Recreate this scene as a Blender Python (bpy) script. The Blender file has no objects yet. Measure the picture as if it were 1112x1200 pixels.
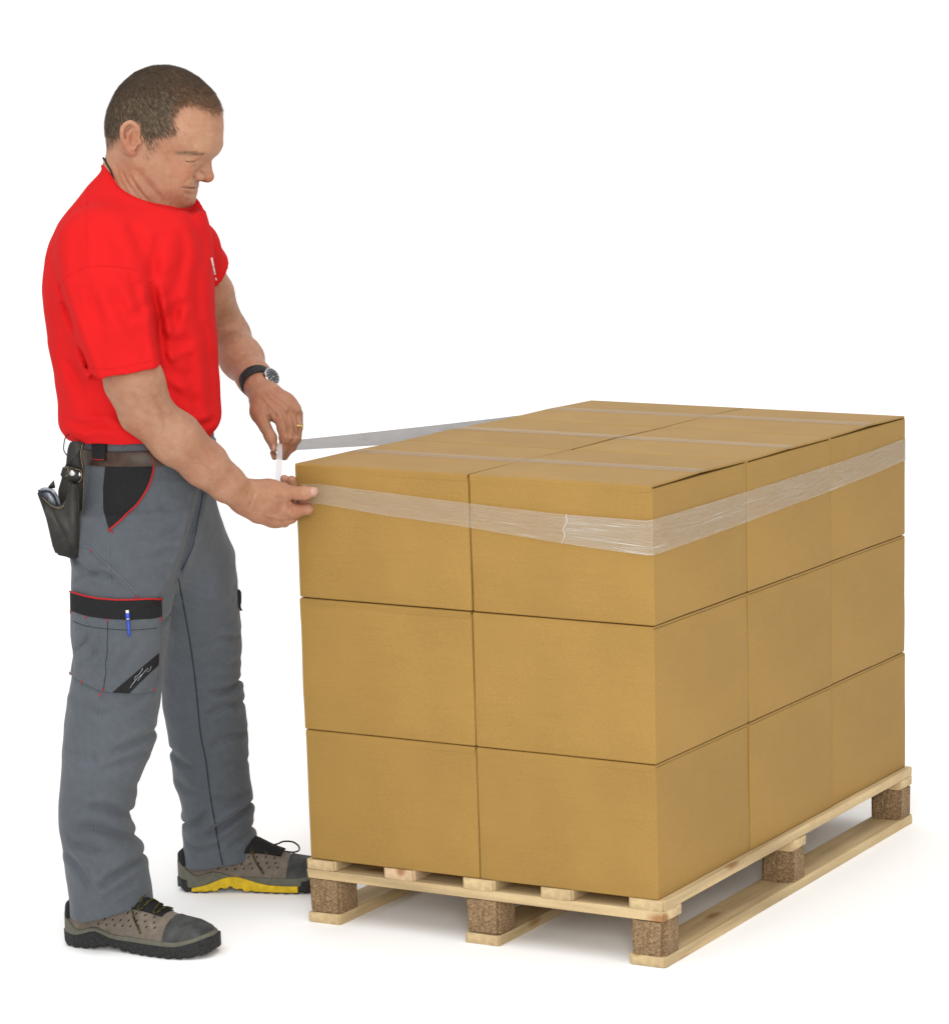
import bpy, bmesh, math, random
import numpy as np
from mathutils import Vector, Matrix
from mathutils.bvhtree import BVHTree
from mathutils.geometry import delaunay_2d_cdt

random.seed(7); rng = np.random.default_rng(7)
S = bpy.context.scene
C = S.collection

# ------------------------------------------------------------------ camera
PW, PH = 1112.0, 1200.0                       # size of the photograph
CAM = np.array([3.3418, -4.8117, 1.6908]); YAW, PITCH, FPX, PCX, PCY = -0.40711, 0.21160, 3504.0, 1044.97, 817.78
cam = bpy.data.cameras.new('camera'); camo = bpy.data.objects.new('camera', cam); C.objects.link(camo)
camo.location = CAM
camo.rotation_euler = (math.pi / 2 - PITCH, 0, -YAW)
cam.sensor_fit = 'HORIZONTAL'; cam.sensor_width = 36.0; cam.lens = 36.0 * FPX / PW
cam.shift_x = (PW / 2 - PCX) / PW; cam.shift_y = (PCY - PH / 2) / PW
cam.clip_start = 0.1; cam.clip_end = 200
S.camera = camo

# ------------------------------------------------------------------ light
w = bpy.data.worlds.new('World'); S.world = w; w.use_nodes = True
bg = w.node_tree.nodes['Background']; bg.inputs['Color'].default_value = (1, 1, 1, 1); bg.inputs['Strength'].default_value = 0.91
def area(name, loc, target, size, power, col=(1, 1, 1)):
    l = bpy.data.lights.new(name, 'AREA'); l.shape = 'SQUARE'; l.size = size; l.energy = power; l.color = col
    o = bpy.data.objects.new(name, l); C.objects.link(o); o.location = loc
    o.rotation_euler = (Vector(target) - Vector(loc)).to_track_quat('-Z', 'Y').to_euler(); return o
area('overhead_softbox', (0.9, -2.2, 6.5), (0.5, -1.0, 0), 6.0, 220)
area('backdrop_fill', (-2.4, 3.6, 6.4), (-3.6, 7.6, 2.6), 5.0, 60)  # added fill lamp, only there to whiten the backdrop wall
area('key_softbox', (4.0, -5.6, 2.7), (0.1, 0.2, 0.6), 2.0, 225, (1.0, 0.97, 0.93))
S.view_settings.view_transform = 'Standard'; S.view_settings.look = 'None'
S.view_settings.exposure = 0.0; S.view_settings.gamma = 1.0
S.render.engine = 'CYCLES'

# ------------------------------------------------------------------ pixel -> place
_cy, _sy, _cp, _sp = math.cos(YAW), math.sin(YAW), math.cos(PITCH), math.sin(PITCH)
FW = np.array([_sy * _cp, _cy * _cp, -_sp]); RT = np.array([_cy, -_sy, 0.0]); UP = np.cross(RT, FW)
def ray(px, py): return FW + RT * (px - PCX) / FPX - UP * (py - PCY) / FPX
def on_plane(px, py, axis, val):
    r = ray(px, py); return CAM + r * (val - CAM[axis]) / r[axis]
# the man's own frame: origin on the floor between his feet, u = across the view, v = away from the viewer
O = np.array([-0.24142, -0.09207, 0.0]); ANG = math.atan2(0.604689, 0.796462)
U = np.array([math.cos(ANG), math.sin(ANG), 0]); V = np.array([-math.sin(ANG), math.cos(ANG), 0])
def local(q): q = np.asarray(q) - O; return np.array([q @ U, q @ V, q[2]])
def J(px, py, v=0.0):
    r = ray(px, py); return local(CAM + r * ((v - (CAM - O) @ V) / (r @ V)))
CL = local(CAM)
def rayl(px, py): r = ray(px, py); r = np.array([r @ U, r @ V, r[2]]); return r / np.linalg.norm(r)

# ------------------------------------------------------------------ materials
def mat(name, col, rough=0.7, spec=0.3, noise=(), bump=(), metal=0.0, coords='Object', sss=0.0, sheen=0.0, coat=0.0, vary=0.0):
    """noise: list of (scale, detail, lo colour factor, hi colour factor, stretch); bump: (scale, strength, distance, stretch)"""
    if name != 'white_floor': col = tuple(c * 0.91 for c in col)
    m = bpy.data.materials.new(name); m.use_nodes = True; nt = m.node_tree; N = nt.nodes; L = nt.links
    b = N['Principled BSDF']; b.inputs['Roughness'].default_value = rough; b.inputs['Specular IOR Level'].default_value = spec
    b.inputs['Metallic'].default_value = metal; b.inputs['Coat Weight'].default_value = coat
    b.inputs['Sheen Weight'].default_value = sheen
    if sss: b.inputs['Subsurface Weight'].default_value = sss; b.inputs['Subsurface Radius'].default_value = (0.012, 0.004, 0.002); b.inputs['Subsurface Scale'].default_value = 1.0
    tc = N.new('ShaderNodeTexCoord')
    def coord(st):
        mp = N.new('ShaderNodeMapping'); mp.inputs['Scale'].default_value = st; L.new(tc.outputs[coords], mp.inputs['Vector']); return mp.outputs['Vector']
    cur = None
    for (sc, det, lo, hi, st) in noise:
        n = N.new('ShaderNodeTexNoise'); n.inputs['Scale'].default_value = sc; n.inputs['Detail'].default_value = det; L.new(coord(st), n.inputs['Vector'])
        rp = N.new('ShaderNodeValToRGB'); rp.color_ramp.elements[0].position = 0.3; rp.color_ramp.elements[1].position = 0.7
        lo = lo if hasattr(lo, '__len__') else (lo,) * 3; hi = hi if hasattr(hi, '__len__') else (hi,) * 3
        rp.color_ramp.elements[0].color = (*lo, 1); rp.color_ramp.elements[1].color = (*hi, 1); L.new(n.outputs['Fac'], rp.inputs['Fac'])
        mx = N.new('ShaderNodeMix'); mx.data_type = 'RGBA'; mx.blend_type = 'MULTIPLY'; mx.inputs[0].default_value = 1
        if cur is None: mx.inputs[6].default_value = (*col, 1)
        else: L.new(cur, mx.inputs[6])
        L.new(rp.outputs['Color'], mx.inputs[7]); cur = mx.outputs[2]
    if vary:
        oi = N.new('ShaderNodeObjectInfo'); mr = N.new('ShaderNodeMapRange'); mr.inputs['To Min'].default_value = 1 - vary; mr.inputs['To Max'].default_value = 1 + vary; L.new(oi.outputs['Random'], mr.inputs['Value'])
        vm = N.new('ShaderNodeVectorMath'); vm.operation = 'SCALE'; L.new(cur, vm.inputs[0]); L.new(mr.outputs['Result'], vm.inputs['Scale']); cur = vm.outputs[0]
    if cur is None: b.inputs['Base Color'].default_value = (*col, 1)
    else: L.new(cur, b.inputs['Base Color'])
    nrm = None
    for (sc, strength, dist, st) in bump:
        n = N.new('ShaderNodeTexNoise'); n.inputs['Scale'].default_value = sc; n.inputs['Detail'].default_value = 4; L.new(coord(st), n.inputs['Vector'])
        bp = N.new('ShaderNodeBump'); bp.inputs['Strength'].default_value = strength; bp.inputs['Distance'].default_value = dist; L.new(n.outputs['Fac'], bp.inputs['Height'])
        if nrm: L.new(nrm, bp.inputs['Normal'])
        nrm = bp.outputs['Normal']
    if nrm: L.new(nrm, b.inputs['Normal'])
    return m
def tint_spots(m, spots):
    """the skin's own redder or greyer patches: (centre, radius, colour factor)"""
    nt = m.node_tree; N = nt.nodes; L = nt.links; b = N['Principled BSDF']; cur = b.inputs['Base Color'].links[0].from_socket; tc = N.new('ShaderNodeTexCoord')
    for c, r, f in spots:
        d = N.new('ShaderNodeVectorMath'); d.operation = 'DISTANCE'; d.inputs[1].default_value = tuple(float(x) for x in c); L.new(tc.outputs['Object'], d.inputs[0])
        q = N.new('ShaderNodeMapRange'); q.interpolation_type = 'SMOOTHSTEP'; q.inputs['From Min'].default_value = r; q.inputs['From Max'].default_value = 0.0; q.inputs['To Max'].default_value = 1.0; L.new(d.outputs['Value'], q.inputs['Value'])
        mx = N.new('ShaderNodeMix'); mx.data_type = 'RGBA'; mx.blend_type = 'MULTIPLY'; L.new(q.outputs['Result'], mx.inputs[0]); L.new(cur, mx.inputs[6]); mx.inputs[7].default_value = (*f, 1); cur = mx.outputs[2]
    L.new(cur, b.inputs['Base Color'])
I3 = (1, 1, 1)
M = {}
M['floor'] = mat('white_floor', (0.95, 0.95, 0.95), 0.9, 0.1, noise=[(0.8, 2, 0.99, 1.0, I3)])
M['card'] = mat('cardboard', (0.338, 0.198, 0.049), 0.68, 0.25,
    noise=[(330, 3, 0.93, 1.06, I3), (1000, 2, 0.85, 1.13, I3), (7, 4, 0.94, 1.05, I3), (260, 2, 0.975, 1.02, (0.04, 0.04, 1.0))],
    bump=[(420, 0.12, 0.002, I3), (12, 0.25, 0.004, I3)], vary=0.035)
M['card_inner'] = mat('cardboard_cut_edge', (0.30, 0.19, 0.075), 0.9, 0.1, noise=[(600, 2, 0.7, 1.15, I3)])
M['pine'] = mat('pallet_pine', (0.60, 0.465, 0.265), 0.75, 0.2,
    noise=[(60, 5, 0.72, 1.14, (0.05, 1.0, 1.0)), (9, 4, (0.88, 0.82, 0.76), (1.05, 1.03, 1.0), (0.5, 1, 1)), (700, 2, 0.9, 1.08, (0.3, 1, 1))],
    bump=[(90, 0.3, 0.003, (0.06, 1, 1)), (400, 0.2, 0.002, I3)], vary=0.06)
M['pine_red'] = mat('pallet_pine_reddish', (0.60, 0.45, 0.29), 0.75, 0.2,
    noise=[(60, 5, 0.80, 1.12, (0.05, 1.0, 1.0)), (9, 4, (0.95, 0.80, 0.74), (1.04, 1.05, 1.0), (0.5, 1, 1)), (700, 2, 0.9, 1.08, (0.3, 1, 1))],
    bump=[(90, 0.3, 0.003, (0.06, 1, 1)), (400, 0.2, 0.002, I3)], vary=0.06)
def knots(m):
    nt = m.node_tree; N = nt.nodes; L = nt.links; b = N['Principled BSDF']; cur = b.inputs['Base Color'].links[0].from_socket; tc = N.new('ShaderNodeTexCoord'); oi = N.new('ShaderNodeObjectInfo')
    sc = N.new('ShaderNodeVectorMath'); sc.operation = 'SCALE'; L.new(oi.outputs['Location'], sc.inputs[0]); sc.inputs['Scale'].default_value = 7.3
    ad = N.new('ShaderNodeVectorMath'); L.new(tc.outputs['Object'], ad.inputs[0]); L.new(sc.outputs[0], ad.inputs[1])
    mp = N.new('ShaderNodeMapping'); mp.inputs['Scale'].default_value = (5.0, 13.0, 13.0); L.new(ad.outputs[0], mp.inputs['Vector'])
    v = N.new('ShaderNodeTexVoronoi'); v.inputs['Scale'].default_value = 1.0; L.new(mp.outputs['Vector'], v.inputs['Vector'])
    q = N.new('ShaderNodeMapRange'); q.inputs['From Min'].default_value = 0.20; q.inputs['From Max'].default_value = 0.10; L.new(v.outputs['Distance'], q.inputs['Value'])
    mx = N.new('ShaderNodeMix'); mx.data_type = 'RGBA'; mx.blend_type = 'MULTIPLY'; L.new(q.outputs['Result'], mx.inputs[0]); L.new(cur, mx.inputs[6]); mx.inputs[7].default_value = (0.62, 0.44, 0.34, 1); L.new(mx.outputs[2], b.inputs['Base Color'])
knots(M['pine']); knots(M['pine_red'])
M['chip'] = mat('pressed_chip_block', (0.27, 0.185, 0.105), 0.9, 0.15,
    noise=[(260, 3, (0.55, 0.50, 0.46), (1.45, 1.42, 1.36), I3), (700, 2, 0.7, 1.3, I3), (30, 3, 0.85, 1.12, I3)], bump=[(180, 0.9, 0.006, I3)])
M['skin'] = mat('skin', (0.405, 0.218, 0.130), 0.55, 0.30,
    noise=[(14, 4, (0.90, 0.80, 0.78), (1.06, 1.10, 1.12), I3), (60, 4, (0.94, 0.88, 0.86), (1.05, 1.08, 1.1), I3), (520, 3, (0.95, 0.93, 0.93), (1.04, 1.05, 1.05), I3), (170, 2, (0.96, 0.93, 0.92), (1.02, 1.03, 1.03), I3)],
    bump=[(420, 0.35, 0.002, I3), (90, 0.22, 0.004, I3)], sss=0.12)
M['lip'] = mat('lip_skin', (0.44, 0.185, 0.125), 0.45, 0.4, noise=[(200, 3, 0.85, 1.1, I3)], sss=0.1)
M['mouth'] = mat('mouth_shadow_line', (0.17, 0.062, 0.045), 0.6, 0.2, noise=[(200, 2, 0.9, 1.1, I3)])
M['nail'] = mat('fingernail', (0.46, 0.26, 0.195), 0.35, 0.45, noise=[(200, 2, 0.95, 1.05, I3)])
M['hair'] = mat('short_brown_hair', (0.066, 0.043, 0.026), 0.7, 0.2, noise=[(160, 3, (0.7, 0.7, 0.7), (1.4, 1.35, 1.3), I3), (12, 2, 0.8, 1.2, I3)])
M['hairdk'] = mat('hair_base', (0.072, 0.047, 0.029), 0.75, 0.2, noise=[(300, 3, 0.6, 1.5, I3)])
M['hairgrey'] = mat('greying_hair', (0.155, 0.118, 0.078), 0.7, 0.2, noise=[(160, 3, 0.6, 1.5, I3)])
M['hairwarm'] = mat('warm_brown_hair', (0.14, 0.072, 0.037), 0.7, 0.2, noise=[(160, 3, 0.6, 1.5, I3)])
M['brow'] = mat('eyebrow_hair', (0.26, 0.165, 0.095), 0.6, 0.3, noise=[(300, 2, 0.8, 1.3, I3)])
M['red'] = mat('red_cotton', (0.605, 0.0135, 0.0145), 0.9, 0.05,
    noise=[(6, 3, 0.95, 1.03, I3), (1300, 2, 0.92, 1.07, I3)], bump=[(1500, 0.22, 0.001, I3), (16, 0.22, 0.010, (1.6, 1.6, 0.7))])
M['grey'] = mat('grey_twill', (0.086, 0.097, 0.111), 0.88, 0.15,
    noise=[(5, 3, 0.90, 1.08, I3), (1100, 2, 0.82, 1.16, I3), (70, 3, 0.94, 1.06, I3)], bump=[(1200, 0.3, 0.001, I3), (24, 0.28, 0.010, (1, 1, 1.5))], sheen=0.12)
M['black'] = mat('black_fabric', (0.012, 0.012, 0.013), 0.85, 0.2, noise=[(800, 2, 0.7, 1.5, I3)], bump=[(1000, 0.3, 0.001, I3)])
M['redpipe'] = mat('red_piping', (0.40, 0.016, 0.018), 0.7, 0.2, noise=[(600, 2, 0.85, 1.1, I3)])
M['seam'] = mat('dark_seam', (0.028, 0.034, 0.042), 0.9, 0.1, noise=[(900, 2, 0.7, 1.4, I3)])
M['stitch'] = mat('light_stitch', (0.125, 0.14, 0.158), 0.9, 0.1, noise=[(900, 2, 0.7, 1.2, I3)])
M['belt'] = mat('brown_leather', (0.046, 0.022, 0.011), 0.42, 0.35, noise=[(60, 4, 0.6, 1.35, I3)], bump=[(300, 0.2, 0.002, I3)])
M['leather'] = mat('black_leather', (0.022, 0.021, 0.018), 0.5, 0.35, noise=[(40, 4, 0.7, 1.6, I3)], bump=[(250, 0.3, 0.002, I3)])
M['thread'] = mat('tan_thread', (0.24, 0.19, 0.10), 0.8, 0.2, noise=[(500, 2, 0.5, 1.2, I3)])
M['steel'] = mat('steel', (0.62, 0.62, 0.62), 0.22, 0.5, metal=1.0, noise=[(200, 2, 0.85, 1.0, I3)])
M['gold'] = mat('gold', (0.90, 0.66, 0.22), 0.2, 0.5, metal=1.0, noise=[(300, 2, 0.9, 1.0, I3)])
M['rubber'] = mat('black_rubber', (0.016, 0.016, 0.016), 0.7, 0.3, noise=[(200, 3, 0.6, 1.6, I3)], bump=[(250, 0.4, 0.003, I3)])
M['dial'] = mat('watch_dial', (0.02, 0.022, 0.024), 0.25, 0.5, noise=[(100, 2, 0.9, 1.1, I3)], coat=0.6)
M['suede'] = mat('taupe_suede', (0.165, 0.135, 0.108), 0.92, 0.12, noise=[(60, 4, 0.78, 1.18, I3), (700, 2, 0.85, 1.15, I3)], bump=[(500, 0.35, 0.002, I3)], sheen=0.15)
M['olive'] = mat('grey_olive_rubber', (0.115, 0.112, 0.085), 0.7, 0.3, noise=[(120, 3, 0.85, 1.12, I3)], bump=[(300, 0.2, 0.002, I3)])
M['toe'] = mat('charcoal_toe_cap', (0.042, 0.044, 0.043), 0.72, 0.3, noise=[(50, 4, 0.7, 1.5, I3)], bump=[(300, 0.3, 0.002, I3)])
M['yellow'] = mat('yellow_sole', (0.62, 0.42, 0.012), 0.6, 0.3, noise=[(80, 3, 0.8, 1.1, I3)], bump=[(300, 0.25, 0.003, I3)])
M['lace'] = mat('black_yellow_lace', (0.02, 0.019, 0.012), 0.8, 0.2, noise=[(170, 0, (0.6, 0.6, 0.6), (3.6, 3.2, 1.0), I3)])
M['blue'] = mat('blue_plastic', (0.018, 0.065, 0.44), 0.3, 0.5, noise=[(50, 2, 0.95, 1.05, I3)])
M['white'] = mat('white_plastic', (0.78, 0.78, 0.78), 0.4, 0.4, noise=[(50, 2, 0.96, 1.0, I3)])
M['phone'] = mat('silver_phone', (0.30, 0.32, 0.35), 0.3, 0.5, metal=0.5, noise=[(90, 2, 0.6, 1.2, I3)])
M['phonedk'] = mat('dark_phone_side', (0.02, 0.026, 0.045), 0.25, 0.5, noise=[(50, 2, 0.9, 1.1, I3)])
M['print'] = mat('white_print', (0.80, 0.78, 0.78), 0.8, 0.2, noise=[(300, 2, 0.92, 1.0, I3)])
M['eye'] = mat('eyeball', (0.30, 0.23, 0.20), 0.3, 0.4, noise=[(50, 2, 0.95, 1.0, I3)])
M['iris'] = mat('iris', (0.05, 0.06, 0.06), 0.15, 0.5, noise=[(50, 2, 0.95, 1.0, I3)])

def film_mat(name, dens, col, streak=1.0, lines=0.0, across=26, lt=(0.60, 0.68), gt=(0.42, 0.62)):
    """clear film: partly see-through sheet with pulled streaks; lines paints white glints into colour and alpha along the pull"""
    m = bpy.data.materials.new(name); m.use_nodes = True; nt = m.node_tree; N = nt.nodes; L = nt.links
    b = N['Principled BSDF']; b.inputs['Roughness'].default_value = 0.2; b.inputs['Specular IOR Level'].default_value = 0.6
    uv = N.new('ShaderNodeUVMap')
    def tex(sx, sy, sc, det=4):
        mp = N.new('ShaderNodeMapping'); mp.inputs['Scale'].default_value = (sx, sy, 1); L.new(uv.outputs['UV'], mp.inputs['Vector'])
        n = N.new('ShaderNodeTexNoise'); n.inputs['Scale'].default_value = sc; n.inputs['Detail'].default_value = det; L.new(mp.outputs['Vector'], n.inputs['Vector']); return n.outputs['Fac']
    def mrange(src, a, b_, c, d):
        r = N.new('ShaderNodeMapRange'); r.inputs['From Min'].default_value = a; r.inputs['From Max'].default_value = b_; r.inputs['To Min'].default_value = c; r.inputs['To Max'].default_value = d; L.new(src, r.inputs['Value']); return r.outputs['Result']
    t = tex(1.2, across, 1.4); al = mrange(t, 0.3, 0.72, dens * (1 - 0.35 * streak), dens * (1 + 0.35 * streak))
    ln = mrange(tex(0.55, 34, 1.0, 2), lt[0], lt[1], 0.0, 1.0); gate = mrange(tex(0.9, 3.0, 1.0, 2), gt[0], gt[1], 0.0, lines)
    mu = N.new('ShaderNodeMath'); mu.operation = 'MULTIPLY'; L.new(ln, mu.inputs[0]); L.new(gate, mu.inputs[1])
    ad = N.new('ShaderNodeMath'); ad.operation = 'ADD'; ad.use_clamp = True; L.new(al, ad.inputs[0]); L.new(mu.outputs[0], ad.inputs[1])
    mx = N.new('ShaderNodeMix'); mx.data_type = 'RGBA'; mx.inputs[6].default_value = (*col, 1); mx.inputs[7].default_value = (0.86, 0.85, 0.83, 1); L.new(mu.outputs[0], mx.inputs[0]); L.new(mx.outputs[2], b.inputs['Base Color'])  # painted glints: film colour turns white along the streak lines
    bp = N.new('ShaderNodeBump'); bp.inputs['Strength'].default_value = min(1.0, 0.5 * streak); bp.inputs['Distance'].default_value = 0.004
    L.new(t, bp.inputs['Height']); L.new(bp.outputs['Normal'], b.inputs['Normal']); L.new(ad.outputs[0], b.inputs['Alpha'])
    return m
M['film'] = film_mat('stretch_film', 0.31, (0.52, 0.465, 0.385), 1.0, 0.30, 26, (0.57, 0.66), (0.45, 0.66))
M['filmrun'] = film_mat('stretched_film_bunched', 0.84, (0.30, 0.30, 0.31), 0.3, 0.0)
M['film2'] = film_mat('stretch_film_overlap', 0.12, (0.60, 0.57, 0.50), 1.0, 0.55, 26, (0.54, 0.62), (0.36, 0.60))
M['tape'] = film_mat('clear_packing_tape', 0.18, (0.33, 0.31, 0.31), 0.3)
# ------------------------------------------------------------------ object helpers
def link(name, me, m=None, parent=None, smooth=False):
    if m is not None: me.materials.append(m)
    if smooth: me.polygons.foreach_set('use_smooth', np.ones(len(me.polygons), dtype=bool))
    o = bpy.data.objects.new(name, me); C.objects.link(o); o.parent = parent; return o
def tag(o, label, cat, group=None):
    o['label'] = label; o['category'] = cat
    if group: o['group'] = group
    return o
def empty(name, loc, rz=0.0):
    o = bpy.data.objects.new(name, None); C.objects.link(o); o.location = loc; o.rotation_euler = (0, 0, rz); o.empty_display_size = 0.1; return o
def npmesh(name, v, f):
    me = bpy.data.meshes.new(name); v = np.asarray(v, np.float32); f = np.asarray(f, np.int32); k = f.shape[1]
    me.vertices.add(len(v)); me.vertices.foreach_set('co', v.ravel()); me.loops.add(f.size); me.loops.foreach_set('vertex_index', f.ravel())
    me.polygons.add(len(f)); me.polygons.foreach_set('loop_start', np.arange(0, f.size, k, dtype=np.int32))
    me.polygons.foreach_set('loop_total', np.full(len(f), k, np.int32)); me.update(); me.validate(); return me
def pymesh(name, v, f):
    me = bpy.data.meshes.new(name); me.from_pydata([tuple(map(float, p)) for p in v], [], f); me.update(); return me
def box_mesh(name, lo, hi, bev=0.0, seg=2, jit=0.0):
    bm = bmesh.new(); bmesh.ops.create_cube(bm, size=1.0)
    for v in bm.verts: v.co = Vector([lo[i] + (v.co[i] + 0.5) * (hi[i] - lo[i]) + random.uniform(-jit, jit) for i in range(3)])
    if bev: bmesh.ops.bevel(bm, geom=bm.edges[:], offset=bev, segments=seg, affect='EDGES', profile=0.5)
    me = bpy.data.meshes.new(name); bm.to_mesh(me); bm.free(); return me
def tube_mesh(name, pts, rad, n=8, closed=False):
    pts = [np.asarray(p, float) for p in pts]; k = len(pts); rad = rad if hasattr(rad, '__len__') else [rad] * k
    vs = []; fs = []; prev = None
    for i, p in enumerate(pts):
        a = pts[(i - 1) % k] if (closed or i > 0) else p; b = pts[(i + 1) % k] if (closed or i < k - 1) else p
        t = b - a; t = t / (np.linalg.norm(t) + 1e-12)
        if prev is None:
            ref = np.array([0, 0, 1.0]) if abs(t[2]) < 0.9 else np.array([1.0, 0, 0]); x = np.cross(t, ref)
        else: x = prev - t * (prev @ t)
        x /= np.linalg.norm(x) + 1e-12; prev = x; y = np.cross(t, x)
        for j in range(n): an = 2 * math.pi * j / n; vs.append(p + rad[i] * (math.cos(an) * x + math.sin(an) * y))
    for i in range(k if closed else k - 1):
        for j in range(n): fs.append((i * n + j, i * n + (j + 1) % n, ((i + 1) % k) * n + (j + 1) % n, ((i + 1) % k) * n + j))
    if not closed: fs.append(tuple(range(n))[::-1]); fs.append(tuple((k - 1) * n + j for j in range(n)))
    return pymesh(name, vs, fs)
def spline(pts, per=8, closed=False):
    P = [np.asarray(p, float) for p in pts]; n = len(P); out = []
    for i in range(n if closed else n - 1):
        g = (lambda j: P[j % n]) if closed else (lambda j: P[min(max(j, 0), n - 1)])
        a, b, c, d = g(i - 1), g(i), g(i + 1), g(i + 2)
        for s in range(per):
            t = s / per; out.append(0.5 * (2 * b + (c - a) * t + (2 * a - 5 * b + 4 * c - d) * t * t + (-a + 3 * b - 3 * c + d) * t ** 3))
    if not closed: out.append(P[-1])
    return out

# ------------------------------------------------------------------ solid modelling by distance fields
_perm = rng.random(4096).astype(np.float32)
def vnoise(P):
    i = np.floor(P).astype(np.int64); f = P - i; f = f * f * (3 - 2 * f); r = 0
    for a in (0, 1):
        for b in (0, 1):
            for c in (0, 1):
                h = ((i[:, 0] + a) * 73856093 ^ (i[:, 1] + b) * 19349663 ^ (i[:, 2] + c) * 83492791) & 4095
                r = r + _perm[h] * (f[:, 0] if a else 1 - f[:, 0]) * (f[:, 1] if b else 1 - f[:, 1]) * (f[:, 2] if c else 1 - f[:, 2])
    return r * 2 - 1
def smin(a, b, k):
    if k <= 0: return np.minimum(a, b)
    h = np.maximum(k - np.abs(a - b), 0) / k; return np.minimum(a, b) - h * h * k * 0.25
class Shape:
    def __init__(s): s.ops = []
    def add(s, f, lo, hi, k=0.0, op='u'): s.ops.append((f, np.asarray(lo, float) - k, np.asarray(hi, float) + k, k, op)); return s
    def ell(s, c, r, R=None, k=0.01, op='u'):
        c = np.asarray(c, float); r = np.asarray(r, float) if hasattr(r, '__len__') else np.array([r] * 3, float)
        def f(P):
            q = P - c
            if R is not None: q = q @ R
            k0 = np.sqrt(((q / r) ** 2).sum(1)); k1 = np.sqrt(((q / (r * r)) ** 2).sum(1)); return k0 * (k0 - 1) / np.maximum(k1, 1e-9)
        m = r.max(); return s.add(f, c - m, c + m, k, op)
    def cone(s, a, b, ra, rb, k=0.01, op='u', flat=None):
        a = np.asarray(a, float); b = np.asarray(b, float); ab = b - a; l2 = ab @ ab + 1e-12
        if flat is not None: nrm = np.asarray(flat[0], float); nrm = nrm / np.linalg.norm(nrm); fac = flat[1]
        def f(P):
            q = P - a; t = np.clip((q @ ab) / l2, 0, 1); e = q - t[:, None] * ab
            if flat is not None: e = e + np.outer((e @ nrm) * (1 / fac - 1), nrm)
            d = np.sqrt((e * e).sum(1)) - (ra + (rb - ra) * t); return d * (min(1, fac) if flat is not None else 1)
        m = max(ra, rb) * (max(1, flat[1]) if flat is not None else 1); return s.add(f, np.minimum(a, b) - m, np.maximum(a, b) + m, k, op)
    def chain(s, pts, rad, k=0.01, op='u', flat=None):
        for i in range(len(pts) - 1): s.cone(pts[i], pts[i + 1], rad[i], rad[i + 1], k, op, flat)
        return s
    def loft(s, rows, k=0.01, pw=2.3, twist=0.0):
        """rows: (z, u0, u1, v0, v1) bottom to top"""
        A = np.array(sorted(rows)); z = A[:, 0]; zz = np.linspace(z[0], z[-1], 160)
        def sm(y):
            yy = np.interp(zz, z, y); ker = np.array([1, 2, 3, 4, 3, 2, 1.0]); ker /= ker.sum(); return np.convolve(np.pad(yy, 3, 'edge'), ker, 'valid')
        cu = sm((A[:, 1] + A[:, 2]) / 2); ru = sm((A[:, 2] - A[:, 1]) / 2); cv = sm((A[:, 3] + A[:, 4]) / 2); rv = sm((A[:, 4] - A[:, 3]) / 2)
        ct, st = math.cos(twist), math.sin(twist)
        def f(P):
            zc = np.clip(P[:, 2], z[0], z[-1]); a = np.interp(zc, zz, ru); b = np.interp(zc, zz, rv)
            x = P[:, 0] - np.interp(zc, zz, cu); y = P[:, 1] - np.interp(zc, zz, cv)
            if twist: x, y = x * ct + y * st, -x * st + y * ct
            g = (np.abs(x / a) ** pw + np.abs(y / b) ** pw) ** (1 / pw)
            d = (g - 1) * np.minimum(a, b); return np.maximum(d, np.maximum(P[:, 2] - z[-1], z[0] - P[:, 2]))
        m = max(ru.max(), rv.max()) * (1.2 if twist else 1)
        return s.add(f, (cu.min() - m, cv.min() - m, z[0]), (cu.max() + m, cv.max() + m, z[-1]), k)
    def crease(s, pts, depth, w, v0=-9.0, v1=9.0, ridge=0.4):
        """a fold pressed into the surface along a line seen from the side; depth < 0 raises a ridge"""
        q = np.array([[p[0], p[2]] for p in spline(pts, 3)]); n = len(q) - 1; m = 3.6 * w; b0 = q.min(0) - m; b1 = q.max(0) + m
        def f(P):
            x = P[:, [0, 2]]; sel = (x > b0).all(1) & (x < b1).all(1) & (P[:, 1] > v0) & (P[:, 1] < v1); out = np.zeros(len(P))
            if sel.any(): out[sel] = g(P[sel])
            return out
        def g(P):
            x = P[:, [0, 2]]; best = np.full(len(P), 1e9); tt = np.zeros(len(P))
            for i in range(n):
                ab = q[i + 1] - q[i]; t = np.clip(((x - q[i]) @ ab) / (ab @ ab + 1e-12), 0, 1); e = x - q[i] - t[:, None] * ab; r = (e * e).sum(1); m = r < best
                best = np.where(m, r, best); tt = np.where(m, (i + t) / n, tt)
            r = np.sqrt(best); am = np.sqrt(np.clip(np.sin(np.pi * np.clip(tt, 0.0, 1.0)), 0.0, 1)); am = am * ((P[:, 1] > v0) & (P[:, 1] < v1))
            return depth * am * (np.exp(-(r / w) ** 2) - ridge * np.exp(-((r - 2.0 * w) / w) ** 2))
        return s.add(f, (b0[0], v0, b0[1]), (b1[0], v1, b1[1]), 0, 'd')
    def cut(s, f): return s.add(f, (-9,) * 3, (9,) * 3, 0, 'i')         # keep where f < 0
    def disp(s, f): return s.add(f, (-9,) * 3, (9,) * 3, 0, 'd')
    def fold(s, pts, r, k=0.02, depth=None):                            # a crease carved with a soft lip
        return s.chain(pts, [r] * len(pts), k, 's')
    def eval(s, P, lo=None, hi=None, mar=0.02):
        d = np.full(len(P), 0.5)
        for f, a, b, k, op in s.ops:
            if lo is not None and (np.any(a > hi + mar) or np.any(b < lo - mar)): continue
            e = f(P)
            if op == 'u': d = smin(d, e, k)
            elif op == 's': d = -smin(-d, e, k)
            elif op == 'i': d = np.maximum(d, e)
            else: d = d + e
        return d
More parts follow.
